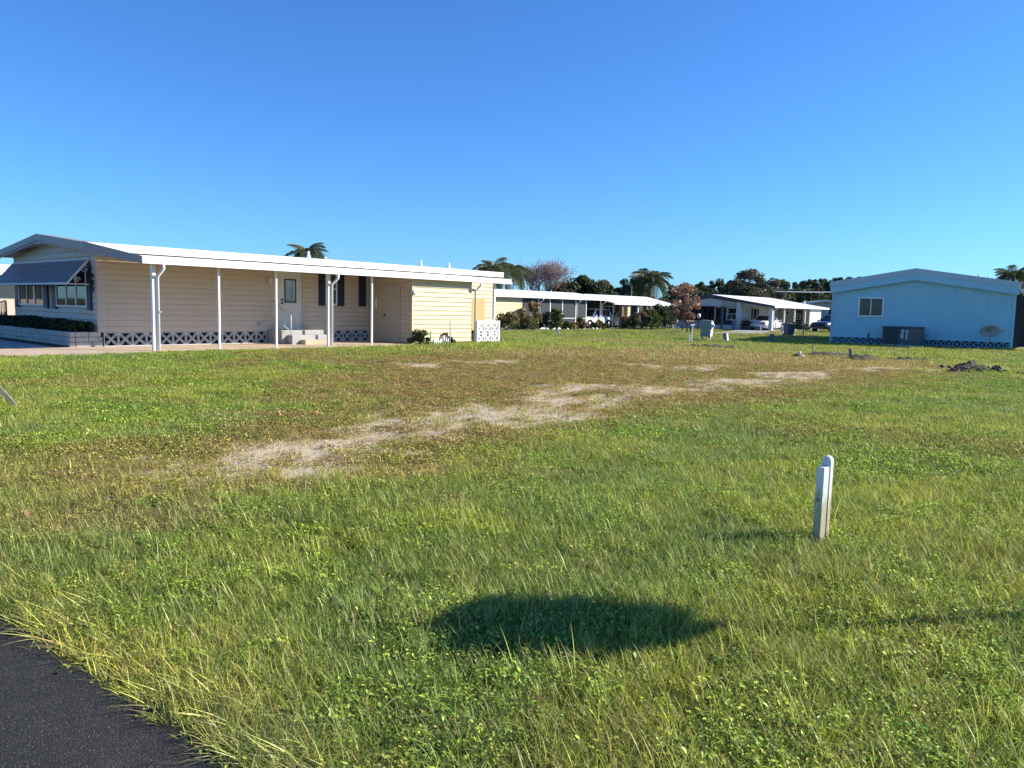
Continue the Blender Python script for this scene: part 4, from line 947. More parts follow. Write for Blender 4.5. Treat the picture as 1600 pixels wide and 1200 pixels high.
def rock(parent, r, mat, seed, loc=(0,0,0), sq=.8, name='stone'):
    g = np.random.default_rng(seed); mb = MB().lathe([(r*.2,-r*sq*.5),(r*.8,-r*sq*.35),(r,0),(r*.85,r*sq*.5),(r*.45,r*sq*.85),(r*.1,r*sq)], loc, 9)
    mb.v = [(a+g.normal()*r*.12, b+g.normal()*r*.12, c+g.normal()*r*.1) for a, b, c in mb.v]; return mb.build(name, M[mat], parent, True)
rock(st_, .07, 'paper', 3, (0,0,.10), 1.6); rock(st_, .09, 'mulch', 4, (-.13,0,.03)); rock(st_, .06, 'paper', 5, (.12,.02,.03))
x, y, z = ground_at(1328.5, 561); tag(MB().tube([(0,0,-.1),(.01,0,.15),(-.02,.0,.40)], [.085,.07,.065], 9).build('cut_post', M['wood'], loc=(x, y, z)), 'short grey rotten post stub in front of the blue home', 'post')
x, y, z = ground_at(872, 521); tag(MB().bbox(-.07,.07,-.05,.05,-.05,.30,.01).build('white_marker', M['white'], loc=(x, y, z)), 'small white marker in the lawn before the screened porch', 'marker')
# heap of turned dark soil
x, y, z = ground_at(1524, 583)
sm = thing('soil_heap', 'heap of dark turned soil and clods on the grass at right', 'soil heap', (x, y, z-.03))
def heap(cx, cy, rx, ry, h, seed, n=34):
    u = np.linspace(-1, 1, n); A, B_ = np.meshgrid(u, u, indexing='ij'); r = np.sqrt(A**2+B_**2)
    zz = h*np.clip(1-r, 0, 1)**.8*(.30+1.4*fbm(A+seed, B_, .34, seed % 5, 4))+.05*(vn(A*rx, B_*ry, .06, seed % 5)-.5)*(r < .9)-.03*(r > .93)
    V = np.stack([cx+A.ravel()*rx, cy+B_.ravel()*ry, zz.ravel()], -1); i_ = np.arange(n*n).reshape(n, n)
    F_ = np.stack([i_[:-1,:-1], i_[1:,:-1], i_[1:,1:], i_[:-1,1:]], -1).reshape(-1, 4); link('soil_mound', np_mesh('soil_mound', V, F_, M['soil']), sm)
heap(.6, 1.2, .75, .5, .30, 1); heap(.1, .7, .5, .28, .20, 2); heap(-.5, .25, .28, .2, .15, 3); heap(.3, .05, .42, .14, .10, 6); heap(1.05, -.45, .3, .15, .13, 4); heap(1.1, .8, .2, .4, .22, 5); heap(-.2,.35,.25,.2,.14,7)
for k in range(46): rock(sm, rnd.uniform(.02,.07), 'soil', 100+k, (rnd.gauss(.35,.42), rnd.gauss(.45,.35), .05+.12*rnd.random()), .8, 'clod')
for i_, (px_, py_, rx, ry) in enumerate(((1105,546,1.6,.5),(1345,562,.9,.5),(1290,556,1.3,.5),(1420,563,1.1,.3))):
    x, y, z = ground_at(px_, py_); t_ = thing('soil_patch', ('low ridge of dark soil at the far edge of the bare ground', 'dark soil around the short post stub', 'scattered dark soil beside the slim stake', 'strip of dark soil in front of the air conditioner')[i_], 'soil', (x, y, z-.01))
    n = 20; u = np.linspace(-1, 1, n); A, B_ = np.meshgrid(u, u, indexing='ij'); r = np.sqrt(A**2+B_**2); zz = .20*np.clip(1-r, 0, 1)**.5*(fbm(A*2+px_, B_, .3, i_, 3)*1.7)-.02
    ix = np.arange(n*n).reshape(n, n); link('soil_mound', np_mesh('soil_mound', np.stack([A.ravel()*rx, B_.ravel()*ry, zz.ravel()], -1), np.stack([ix[:-1,:-1], ix[1:,:-1], ix[1:,1:], ix[:-1,1:]], -1).reshape(-1, 4), M['soil']), t_)
    for k in range(14): rock(t_, rnd.uniform(.02,.06), 'soil', 200+20*i_+k, (rnd.uniform(-1,1)*rx, rnd.uniform(-1,1)*ry, .04), .8, 'clod')
# fallen dead leaves by the sand
x, y, z = ground_at(445, 652); C_ = np.stack([rng.normal(size=26)*.28, rng.normal(size=26)*.14, .05+rng.random(26)*.05], -1); V, F_, lv = leaf_quads(C_, .05, rng, 0.)
dl = thing('fallen_leaves', 'scatter of rusty dead leaves on the grass left of the sand', 'leaves', (x, y, z)); link('leaf', np_mesh('leaf', V, F_, M['deadleaf'], {'lv': lv}), dl)
x, y, z = ground_at(42, 815); C_ = np.array([[0, 0, .06]]); V, F_, lv = leaf_quads(C_, .05, rng, 0., 2.2); tag(link('dead_leaf', np_mesh('dead_leaf', V, F_, M['deadleaf'], {'lv': lv}), loc=(x, y, z)), 'single curled tan dead leaf in the grass near left edge', 'leaf')

# ------------------------------------------------------------------ gardens before the far homes
def onB(s, n, z=0): v = B0+D*s+DN*n; return (v.x, v.y, z)
for i, (s, n, w, h, mt_, lab) in enumerate((
    (-2.9, -1.0, 1.9, 1.35, 'shrubrust', 'rusty green shrub against the cream wall of the middle home'),
    (-1.0, -1.0, 1.5, 1.6, 'shrubrust', 'broad rust tipped shrub below the end of the cream wall'),
    (.3, -.9, 1.2, 2.15, 'shrubrust', 'tallest rust coloured shrub at the corner of the screened porch'),
    (1.7, -1.1, 1.4, 1.45, 'hedge', 'dark green shrub in front of the first porch screen'),
    (2.6, -1.3, 1.0, 1.7, 'shrubgreen', 'upright mixed green shrub right of the dark one'),
    (4.0, -1.2, .9, .6, 'shrubgreen', 'low green plant under the middle porch screen'),
    (5.2, -1.1, 1.0, .55, 'shrubrust', 'low orange brown plant before the porch screens'),
    (6.2, -1.0, .8, 1.15, 'shrubrust', 'reddish bushy plant beside a porch post'),
    (8.4, -1.0, 1.2, .75, 'shrubrust', 'brown feathery plant in front of the white utility vehicle'),
    (9.3, -1.1, .7, .45, 'mixedleaf', 'small brown plant by the front of the utility vehicle'),
    (12.6, -1.0, .9, 1.2, 'shrubrust', 'pink brown plant at the end post of the long white roof'))):
    shrub('garden_shrub', lab, onB(s, n), w, h, mt_, 30+i, .11, 16, 75, 'garden shrubs along the middle home')
for s, n, lab in ((1.0, -1.6, 'white stone at the left end of the garden bed'), (3.4, -1.7, 'white stone near the upright green shrub'), (7.2, -1.4, 'pale angled stone by the porch post'), (7.6, -1.5, 'flat pale stone at the end of the porch screens')):
    t_ = thing('garden_stone', lab, 'stone', onB(s, n), 0, 'pale stones edging the garden bed'); rock(t_, .13, 'paper', int(s*10), (0,0,.05))
pt = thing('flower_pot', 'small terracotta pot before the porch screens', 'pot', onB(4.7, -1.4)); MB().lathe([(.12,0),(.17,.28),(.19,.28),(.19,.33),(.15,.33)], (0,0,0), 12).build('pot', M['terracotta'], pt); MB().lathe([(.14,.30),(.1,.34)], (0,0,0), 10).build('soil', M['mulch'], pt)
def onB2(s, n, z=0): v = B2+D*s+DN*n; return (v.x, v.y, z)
for i, (s, n, w, h, mt_, lab) in enumerate((
    (-.9, -1.3, 1.7, 1.35, 'shrubrust', 'pinkish brown shrub left of the cream column'),
    (.35, -1.2, 1.5, 1.6, 'shrubrust', 'tall reddish shrub under the cream column'),
    (1.9, -1.3, 1.9, 1.75, 'shrubgreen', 'rounded green shrub right of the cream column'),
    (3.9, -1.0, 1.9, 2.2, 'oak', 'very dark tall shrub filling the porch opening'),
    (5.3, -1.0, 1.8, 2.1, 'oak', 'dark leafy shrub at the right end of the porch'))):
    shrub('porch_shrub', lab, onB2(s, n), w, h, mt_, 50+i, .12, 18, 85, 'shrubs before the columned porch')
sa = thing('garden_plant', 'spiky pale leaved plant among white stones at the porch foot', 'plant', onB2(4.3, -2.0))
for k in range(11): a = k*.57; MB().prism([(-.03,0),(.03,0),(.012,.42),(0,.5)], -.004, .004, 'y').build('blade_leaf', M['sticker'], sa, loc=(rnd.uniform(-.4,.5),0,0)).rotation_euler = (rnd.uniform(-.4,.4), rnd.uniform(-.5,.5), a)
t_ = thing('garden_stone', 'white round stone at the foot of the dark shrubs', 'stone', onB2(5.2, -2.0), 0, 'pale stones edging the garden bed'); rock(t_, .22, 'paper', 77, (0,0,.1))
hn = thing('heron_ornament', 'white bird shaped garden ornament at the end of the porch', 'ornament', onB2(6.7, -1.0))
MB().lathe([(.02,.45),(.14,.55),(.18,.75),(.10,.95),(.04,1.05)], (0,0,0), 10).build('body', M['white'], hn, True); MB().tube([(0,0,1.0),(.06,0,1.2),(-.02,0,1.4),(.12,0,1.52)], [.05,.035,.03,.035], 8).build('neck', M['white'], hn, True)
for s_ in (-.05, .05): MB().tube([(s_,0,-.05),(s_,0,.5)], .015, 6).build('leg', M['ironblack'], hn)
# yard lamp, mailbox pair, rust tree
x, y, z = ground_at(1091, 515)
yl = thing('yard_lamp', 'black yard lamp post with white globe', 'lamp post', (x, y, 0)); MB().tube([(0,0,-.1),(0,0,1.05)], .05, 8).build('pole', M['ironblack'], yl); MB().lathe([(.04,1.05),(.14,1.1),(.17,1.25),(.14,1.40),(.05,1.45)], (0,0,0), 12).build('globe', M['white'], yl, True)
for px_, lab in ((1073.5, 'black mailbox on a black post left of its twin'), (1079, 'black mailbox on a black post nearer the utility cabinet')):
    x, y, z = ground_at(px_, 519); mbx = thing('mailbox', lab, 'mailbox', (x, y, 0), .6, 'mailboxes on the far lawn'); MB().bbox(-.05,.05,-.05,.05,-.1,.72,.01).build('post', M['ironblack'], mbx)
    MB().prism([(-.12,.72),(.12,.72),(.12,.86)]+[(.12*math.cos(t), .86+.10*math.sin(t)) for t in np.linspace(.3,2.84,6)]+[(-.12,.86)], -.25, .25, 'x').build('box', M['ironblack'], mbx); MB().box(.0,.12,-.145,-.13,.84,.95).build('flag', M['terracotta'], mbx)
x, y, z = ground_at(1066, 516); leaf_tree('rust_tree', 'small rust leaved tree in front of the grey home', (x, y, 0), 4.0, 2.9, .8, 'rust', 60, 26, 70, .15, .06)
# things round the grey home
def onC(s, n, z=0): v = C0+D*s+DN*n; return (v.x, v.y, z)
x, y, z = ground_at(1232.5, 524.5)
wb_ = thing('wheeled_bin', 'slate blue wheeled bin on the lawn before the grey home', 'bin', (x, y, 0), .2)
MB().add([(-.24,-.26,.05),(.24,-.26,.05),(.24,.26,.05),(-.24,.26,.05),(-.32,-.32,.85),(.32,-.32,.85),(.32,.34,.85),(-.32,.34,.85)], [(0,3,2,1),(0,1,5,4),(1,2,6,5),(2,3,7,6),(3,0,4,7)]).build('body', M['binblue'], wb_)
MB().bbox(-.34,.34,-.35,.38,.85,.92,.02).build('lid', M['binblue'], wb_)
for s_ in (-1, 1): MB().lathe([(.10,-.03),(.10,.03)], (s_*.27,.26,.08), 10, 'x').build('wheel', M['rubber'], wb_)
for px_, py_, lab in ((1222.5, 523, 'white garden urn left of the wheeled bin'), (1239, 524, 'white garden urn right of the wheeled bin'), (1272, 524, 'little white urn near the blue home')):
    x, y, z = ground_at(px_, py_); u_ = thing('garden_urn', lab, 'urn', (x, y, 0), 0, 'white urns on the far lawn'); k = .45 if px_ > 1270 else 1
    MB().lathe([(.13*k,0),(.12*k,.05*k),(.06*k,.12*k),(.08*k,.2*k),(.17*k,.34*k),(.19*k,.46*k),(.21*k,.48*k)], (0,0,0), 12).build('vase', M['white'], u_, True); MB().lathe([(.19*k,0),(.19*k,.04*k)], (0,0,-.02), 10).build('foot', M['white'], u_)
x, y, z = ground_at(1170+18, 519); tag(MB().tube([(0,0,-.1),(.01,0,.6)], .022, 6).build('thin_rod', M['white'], loc=(x, y, 0)), 'thin white rod in the lawn before the white sedan', 'rod')
for s, n, w, h, lab, mt_ in ((7.3, -.5, .9, .7, 'yellowish plant by the dark storage door', 'shrubgreen'), (5.0, -.3, .8, .9, 'dark potted plant between the thin white posts', 'hedge'), (10.6, -.7, .8, 1.25, 'thin wiry plant against the white storage wall', 'mixedleaf')):
    shrub('carport_plant', lab, onC(s, n), w, h, mt_, int(90+s), .10, 12, 40, 'plants around the grey home')
for k, (s, n) in enumerate(((-.4, 4.1), (-.4, 5.2), (-.3, 2.3))):
    t_ = thing('planter_box', ('pale planter below the front window of the grey home', 'pale planter left of the front window of the grey home', 'dark chair shaped planter between the square pillars')[k], 'planter', onC(s, n), HA-math.pi/2)
    MB().bbox(-.42,.42,-.2,.2,0,.42,.02).build('box', M['greysiding' if k < 2 else 'charcoal'], t_); MB().box(-.38,.38,-.17,.17,.42,.44).build('soil', M['mulch'], t_)
    r3 = np.random.default_rng(k+70); P = np.stack([r3.uniform(-.4,.4,260), r3.uniform(-.2,.2,260), .42+r3.random(260)*.45], -1); V, F_, lv = leaf_quads(P, .08, r3); link('foliage', np_mesh('foliage', V, F_, M['hedge'], {'lv': lv}), t_)

# ------------------------------------------------------------------ trees and palms beyond
def far(px, Y): return ((px-800)/FPX*Y, Y, 0)
def hgt(py, px, Y): return 1.6+(481+.022*(px-800)-py)/FPX*Y
Y = 60; palm('palm with spread fronds above the beige home roof', far(476, Y), hgt(396, 476, Y), .78, 20, 1)
Y = 66; palm('drooping palm left of a pair past the beige home', far(764, Y), hgt(422, 764, Y), .8, 24, 2); palm('drooping palm right of a pair past the beige home', far(788, Y+2), hgt(423, 788, Y+2), .88, 28, 3, droop=1)
Y = 92; palm('tall palm with shaggy crown behind the columned home', far(1011, Y), hgt(437, 1011, Y), 1.2, 28, 4, .28)
Y = 72; palm('dark spiky palm peeping over the blue home roof', far(1573, Y), hgt(432, 1573, Y), .8, 26, 5)
Y = 78; bare_tree('leafless pinkish grey tree behind the middle home roof', far(842, Y), hgt(401, 842, Y)*1.1, 10.0, 6)
T = [('dense_tree', 'dense dark evergreen behind the middle home roof', 912, 85, 433, 5.6, 1.0, 'oak', 'round', 10),
     ('dense_tree', 'smaller dark evergreen joined to the dense one', 938, 86, 440, 3.8, 1.0, 'oak', 'round', 11),
     ('low_tree', 'low brownish tree at the foot of the leafless tree', 872, 84, 441, 4.0, .6, 'mixedleaf', 'round', 12),
     ('pine_tree', 'ragged dark pine just left of the tall palm', 985, 110, 436, 5.0, 1.6, 'pine', 'pine', 13),
     ('pine_tree', 'ragged pine behind the tall palm trunk', 1000, 112, 428, 4.6, 1.6, 'pine', 'pine', 14),
     ('low_tree', 'low dark tree left of the tall palm', 962, 112, 452, 4.6, .4, 'oak', 'round', 15),
     ('low_tree', 'low reddish tree beyond the end of the columned home', 1030, 105, 467, 3.6, .3, 'mixedleaf', 'round', 16),
     ('spreading_tree', 'large brown green spreading tree above the grey home roof', 1164, 105, 421, 6.6, 1.6, 'mixedleaf', 'round', 17),
     ('spreading_tree', 'brownish tree right of the large spreading tree', 1192, 108, 434, 5.2, 1.2, 'mixedleaf', 'round', 18),
     ('tall_tree', 'tall green tree cut by the right edge above the blue home', 1612, 75, 385, 2.9, 1.0, 'pine', 'round', 19)]
for (nm, lab, px_, Y, top_, w, c0, mt_, sh, sd_) in T:
    leaf_tree(nm, lab, far(px_, Y), hgt(top_, px_, Y), w, c0, mt_, sd_, 34, 230, .18, .17, None, 'tree', sh)
pines = [(1050,448,'leftmost pine of the row, beside the rust tree'),(1068,443,'pine directly above the small rust tree'),(1087,440,'round topped pine right of the rust tree'),(1105,438,'pine above the ridge of the grey home'),(1122,437,'broad pine left of the large spreading tree'),(1140,440,'pine half hidden by the large spreading tree'),
    (1212,440,'pine just right of the brown trees'),(1226,438,'pine above the middle of the white roof'),(1240,439,'narrow pine above the right of the white roof'),(1256,436,'rounded taller pine above the sage home'),(1271,435,'twin topped pine above the sage home ridge'),(1288,437,'pine left of the blue home corner'),(1305,433,'pine rising over the left end of the blue roof'),(1323,432,'rightmost pine, low over the blue roof')]
for i, (px_, top_, lab) in enumerate(pines):
    Y = 128+(i*37 % 23); leaf_tree('pine_tree', lab, far(px_, Y), hgt(top_, px_, Y), rnd.uniform(4.2, 6.0), rnd.uniform(.6, 1.6), 'pine', 120+i, 48, 110, .22, .16, 'pines along the skyline', 'tree', 'pine')
for i, (px_, lab) in enumerate(((1095, 'undergrowth below the pines left of the grey home'), (1150, 'undergrowth under the large spreading tree'), (1215, 'undergrowth right of the brown trees'), (1262, 'undergrowth behind the sage home'), (1310, 'undergrowth at the blue home corner'))):
    leaf_tree('thicket', lab, far(px_, 124), hgt(458, px_, 124)+.3*(i % 2), 8.0, .1, 'oak', 150+i, 44, 150, .26, .1, 'thickets under the pines', 'thicket', 'round')
# poles and wires
up_ = thing('utility_pole', 'thin utility pole with crossarm left of the tall palm', 'utility pole', far(982, 104)); hh = hgt(444, 982, 104); MB().tube([(0,0,-.1),(0,0,hh)], [.12,.09], 8).build('pole', M['wood'], up_); MB().box(-.95,.25,-.05,.05,hh-.12,hh).build('crossarm', M['galv'], up_)
ps = []
for px_, py_, Y, lab in ((1221, 456, 106, 'thin pole carrying the pale cable behind the grey home'), (1330, 455, 108, 'pole hidden by the blue roof at the cable end'), (1204, 456, 106, 'thin pole at the left end of the pale cable')):
    p_ = far(px_, Y); h_ = hgt(py_, px_, Y); ps.append((p_[0], p_[1], h_)); t_ = thing('cable_pole', lab, 'utility pole', p_); MB().tube([(0,0,-.1),(0,0,h_)], [.08,.06], 8).build('pole', M['wood'], t_); MB().box(-.2,.2,-.04,.04,h_-.05,h_+.02).build('crossarm', M['wood'], t_)
tag(MB().tube([ps[2], ps[0]]+[tuple(ps[0][k]+(ps[1][k]-ps[0][k])*t-(.12*math.sin(math.pi*t) if k == 2 else 0) for k in range(3)) for t in (.25,.5,.75,1)], .045, 6).build('overhead_cable', M['white']), 'pale overhead cable crossing in front of the pines', 'cable')
# guessed lollipop tree added out of view, shaped to cast the oval lawn shadow
bx, by = .30, 3.72; hc_ = 1.92; kx = hc_/math.tan(SUN_EL)
ct = thing('shadow_tree', 'unseen lollipop tree added to cast an oval shadow on the near grass', 'tree', (bx+kx*math.cos(SUN_AZ), by+kx*math.sin(SUN_AZ), 0))
r4 = np.random.default_rng(12); u = r4.normal(size=(9000, 3)); u /= np.linalg.norm(u, axis=1)[:, None]; P = u*(.36*(.45+.55*r4.random(9000)**.4))[:, None]; P[:, :2] *= 1.1; P[:, 2] *= .86; P[:, 2] += hc_
q_ = np.clip((P[:, 2]-hc_)/.38, -1, 1); k_ = (.80+.28*q_)*(1+.55*(vn(P[:, 0]*3+9, P[:, 2]*3, .45, 3)-.5)); P[:, 0] *= k_; P[:, 1] *= k_; P[:, 2] += .16*(vn(P[:, 0], P[:, 1], .10, 2)-.5); V, F_, lv = leaf_quads(P, .045, r4); link('crown', np_mesh('crown', V, F_, M['shrubgreen'], {'lv': lv}), ct)
MB().tube([(0,0,-.1),(.02,0,.9),(0,0,1.75)], [.035,.03,.025], 8).build('trunk', M['bark'], ct)

# ------------------------------------------------------------------ grass, weeds and straw
def grass_mat():
    mt, nt, out = new_mat('grass_blades'); ti = N(nt, 'ShaderNodeAttribute'); ti.attribute_type = 'INSTANCER'; ti.attribute_name = 'tint'
    bv = N(nt, 'ShaderNodeAttribute'); bv.attribute_name = 'bv'; tp = N(nt, 'ShaderNodeAttribute'); tp.attribute_name = 'tip'
    br = ramp(nt, bv.outputs['Fac'], [(0., .34), (.5, 1.0), (.84, 2.0), (1., 2.2)])
    c = mixc(nt, 1., ti.outputs['Color'], br, 'MULTIPLY')
    straw = ramp(nt, bv.outputs['Fac'], [(0., (.20, .19, .06)), (.86, (.30, .27, .08)), (.9, (.46, .39, .19)), (1., (.52, .44, .24))])
    stf = ramp(nt, bv.outputs['Fac'], [(.84, 0.), (.9, .85)]); c = mixc(nt, stf, c, straw)
    d = N(nt, 'ShaderNodeBsdfDiffuse'); t = N(nt, 'ShaderNodeBsdfTranslucent'); mx = N(nt, 'ShaderNodeMixShader'); mx.inputs[0].default_value = .38
    L(nt, c, d.inputs[0]); L(nt, c, t.inputs[0]); L(nt, d.outputs[0], mx.inputs[1]); L(nt, t.outputs[0], mx.inputs[2])
    g = N(nt, 'ShaderNodeBsdfGlossy', Roughness=.42); g.inputs[0].default_value = (.9, .95, .8, 1); m2 = N(nt, 'ShaderNodeMixShader'); m2.inputs[0].default_value = .03
    L(nt, mx.outputs[0], m2.inputs[1]); L(nt, g.outputs[0], m2.inputs[2]); L(nt, m2.outputs[0], out.inputs[0]); return mt
GM = grass_mat()
def clump_mesh(name, n, radius, lmin, lmax, wid, lean, bend, seed, segs=3):
    r = np.random.default_rng(seed); V = []; F_ = []; bv = []; tip = []
    for i in range(n):
        a = r.random()*6.283; q = radius*math.sqrt(r.random()); p = np.array([q*math.cos(a), q*math.sin(a), -.01])
        az = r.random()*6.283; le = abs(r.normal())*lean; ln = r.uniform(lmin, lmax); w = wid*r.uniform(.7, 1.3); b = bend*r.uniform(.3, 1.4); v = r.random()
        side = np.array([-math.sin(az), math.cos(az), 0]); hz_ = np.array([math.cos(az), math.sin(az), 0]); k0 = len(V); cur = p; th = le
        for j in range(segs+1):
            t = j/segs; ww = w*(1-t**1.6*.92)*.5; V += [cur-side*ww, cur+side*ww]; bv += [v, v]; tip += [t, t]
            th += b/segs; cur = cur+(hz_*math.sin(th)+np.array([0, 0, 1])*math.cos(th))*ln/segs
        for j in range(segs): F_.append((k0+2*j, k0+2*j+1, k0+2*j+3, k0+2*j+2))
    return np_mesh(name, np.array(V), F_, GM, {'bv': bv, 'tip': tip})
def weed_mesh(name, n, radius, size, h, seed):
    "creeping broad leaves: small ovals, folded along the midrib, on short stalks"
    r = np.random.default_rng(seed); V = []; F_ = []; bv = []
    for i in range(n):
        a = r.random()*6.283; q = radius*math.sqrt(r.random()); c = np.array([q*math.cos(a), q*math.sin(a), h*(.25+.75*r.random())]); az = r.random()*6.283; el = r.uniform(-.5, .9)
        d = np.array([math.cos(az)*math.cos(el), math.sin(az)*math.cos(el), math.sin(el)]); s_ = np.array([-math.sin(az), math.cos(az), r.uniform(-.3, .3)]); nn = np.cross(d, s_); L_ = size*r.uniform(.6, 1.3); w = L_*.27; k = len(V); v = r.random()*.82
        V += [c-d*L_*.5, c-d*L_*.1+s_*w+nn*.15*L_, c+d*L_*.25+s_*w*.8+nn*.12*L_, c+d*L_*.5, c+d*L_*.25-s_*w*.8+nn*.12*L_, c-d*L_*.1-s_*w+nn*.15*L_]
        F_ += [(k, k+1, k+2, k+3), (k, k+3, k+4, k+5)]; bv += [v]*6
    return np_mesh(name, np.array(V), F_, GM, {'bv': bv, 'tip': [1.]*len(bv)})
src = bpy.data.collections.new('grass_sources')
kinds = []
def add_src(me): o = bpy.data.objects.new('s%03d_' % len(kinds)+me.name, me); src.objects.link(o); kinds.append(o); return len(kinds)-1
K = {}
K['fine'] = [add_src(clump_mesh('fine', 16, .06, .05, .12, .0034, .35, .9, 300+i)) for i in range(5)]
K['tall'] = [add_src(clump_mesh('tall', 10, .05, .10, .20, .0042, .30, 1.1, 310+i, 4)) for i in range(4)]
K['weed'] = [add_src(weed_mesh('weed', 36, .08, .019, .055, 320+i)) for i in range(4)]
K['dryl'] = [add_src(weed_mesh('dryleaf', 26, .08, .016, .026, 330+i)) for i in range(4)]
K['straw'] = [add_src(clump_mesh('straw', 12, .06, .03, .08, .003, .9, .6, 340+i, 2)) for i in range(4)]
K['mid'] = [add_src(clump_mesh('mid', 34, .15, .05, .12, .006, .40, .9, 350+i, 2)) for i in range(4)]
K['midw'] = [add_src(weed_mesh('midweed', 60, .17, .030, .045, 360+i)) for i in range(3)]
K['far'] = [add_src(clump_mesh('far', 60, .36, .05, .13, .013, .45, .8, 370+i, 2)) for i in range(4)]
K['arch'] = [add_src(clump_mesh('arch', 9, .05, .16, .34, .0055, .55, 1.7, 380+i, 6)) for i in range(4)]
K['tuft'] = [add_src(clump_mesh('tuft', 50, .09, .12, .26, .006, .45, .9, 390+i, 4)) for i in range(2)]
# keep-out: slabs and walls
def blocked(x, y):
    lx, ly = house_local(x, y); b = (lx > -8.2) & (lx < 9.7) & (ly > -2.93) & (ly < 7); b |= (lx >= 9.6) & (lx < 16.7) & (ly > -2.4) & (ly < 7); b |= (lx > -2.1) & (lx < .2) & (ly > 0) & (ly < 9.5)
    return b
PT = {k: [] for k in ('co', 'rot', 'scl', 'idx', 'tint')}
grg = np.random.default_rng(77)
def tint_of(x, y, dry, kind):
    n = len(x); a = fbm(x, y, 2.2, 1, 3); b = fbm(x, y, .5, 3, 3); j = grg.random(n)
    g0 = np.array([.25, .325, .048]); g1 = np.array([.42, .455, .06]); g2 = np.array([.18, .285, .065])
    c = g0+(g1-g0)*np.clip((b-.38)*3.2, 0, 1)[:, None]; c = c+(g2-c)*(np.clip((a-.46)*4, 0, 1)*.75)[:, None]
    yel = np.clip((fbm(x, y, 1.4, 7, 4)-.5)*5+1.1*sstep(-1.0, -4.5, x)*sstep(10, 6.5, y), 0, 1)[:, None]; c = c+(np.array([.42, .41, .06])-c)*yel*.5
    dry = np.maximum(dry, (grg.random(n) < .05+.16*np.clip((fbm(x, y, .7, 2, 3)-.55)*4, 0, 1))*.8)
    br = np.where((j < .45)[:, None], [.42, .32, .10], np.where((j < .68)[:, None], [.43, .275, .12], [.31, .31, .07]))
    if kind == 'weed': c = np.where((j < .6)[:, None], [.36, .45, .065], [.24, .37, .06])+np.zeros_like(c)
    c = c+(br-c)*np.clip(dry*1.15-.15*grg.random(n), 0, 1)[:, None]
    return c*(.88+.42*grg.random(n))[:, None]
def emit(x, y, kind, s0, s1, dry=None, rot=None, z=None, tint=None, tk='g'):
    n = len(x)
    if n == 0: return
    PT['co'].append(np.stack([x, y, gz(x, y) if z is None else z], -1))
    PT['rot'].append(np.stack([grg.normal(size=n)*.10, grg.normal(size=n)*.10, grg.random(n)*6.283], -1) if rot is None else rot)
    PT['scl'].append(np.repeat(grg.uniform(s0, s1, n)[:, None], 3, 1)); PT['idx'].append(np.array(K[kind])[grg.integers(0, len(K[kind]), n)])
    c = tint_of(x, y, dry if dry is not None else np.zeros(n), tk) if tint is None else tint; PT['tint'].append(np.concatenate([c, np.ones((n, 1))], 1))
def scatter(y0, y1, dens, side=1.5):
    "random ground points in the widening strip in front of the camera"
    A = (y1-y0)*2*(.72*(y0+y1)/2+side); n = int(A*dens*1.35); y = y0+(y1-y0)*grg.random(n); wmax = .72*y1+side; x = (grg.random(n)*2-1)*wmax; k = np.abs(x) < .72*y+side; x, y = x[k], y[k]
    s, d, rd = maps(x, y); k = (rd < .0) & ~blocked(x, y); return x[k], y[k], s[k], d[k]
# near lawn
for (y0, y1, dn) in ((.8, 4.5, 820), (4.5, 7.5, 540)):
    x, y, s, d = scatter(y0, y1, dn, 2.3); r = grg.random(len(x)); wd = fbm(x, y, .8, 5, 3); cov = (grg.random(len(x)) > s*.88) & (grg.random(len(x)) > d*.35)
    isw = (r < np.clip((wd-.48)*1.8, .03, .24)) & (d < .45); isd = (d > grg.random(len(x))) & ~isw; istall = (~isw) & (~isd) & (grg.random(len(x)) < .12)
    m_ = cov & isw; emit(x[m_], y[m_], 'weed', .7, 1.25, d[m_], tk='weed')
    m_ = cov & isd; q = grg.random(len(x)) < .4; emit(x[m_ & q], y[m_ & q], 'dryl', .8, 1.5, d[m_ & q]); emit(x[m_ & ~q], y[m_ & ~q], 'straw', .8, 1.4, d[m_ & ~q])
    m_ = cov & istall; emit(x[m_], y[m_], 'tall', .6, 1.1, d[m_]); m_ = cov & ~isw & ~isd & ~istall; emit(x[m_], y[m_], 'fine', .7, 1.25, d[m_])
# middle distance
for (y0, y1, dn) in ((7.5, 11, 220), (11, 17, 130), (17, 24, 80)):
    x, y, s, d = scatter(y0, y1, dn, 3.2); u = grg.random(len(x)); cov = (u > s*.86) & (grg.random(len(x)) > d*.22); isd = d > grg.random(len(x))
    q = grg.random(len(x)) < .42; m_ = cov & isd & q; emit(x[m_], y[m_], 'midw', .6, 1.1, d[m_]); m_ = cov & isd & ~q; emit(x[m_], y[m_], 'mid', .3, .65, d[m_])
    wd = fbm(x, y, .8, 5, 3); isw = (grg.random(len(x)) < np.clip((wd-.45)*2, .03, .5)) & ~isd; m_ = cov & isw; emit(x[m_], y[m_], 'midw', .7, 1.2, d[m_], tk='weed'); m_ = cov & ~isd & ~isw; emit(x[m_], y[m_], 'mid', .65, 1.15, d[m_])
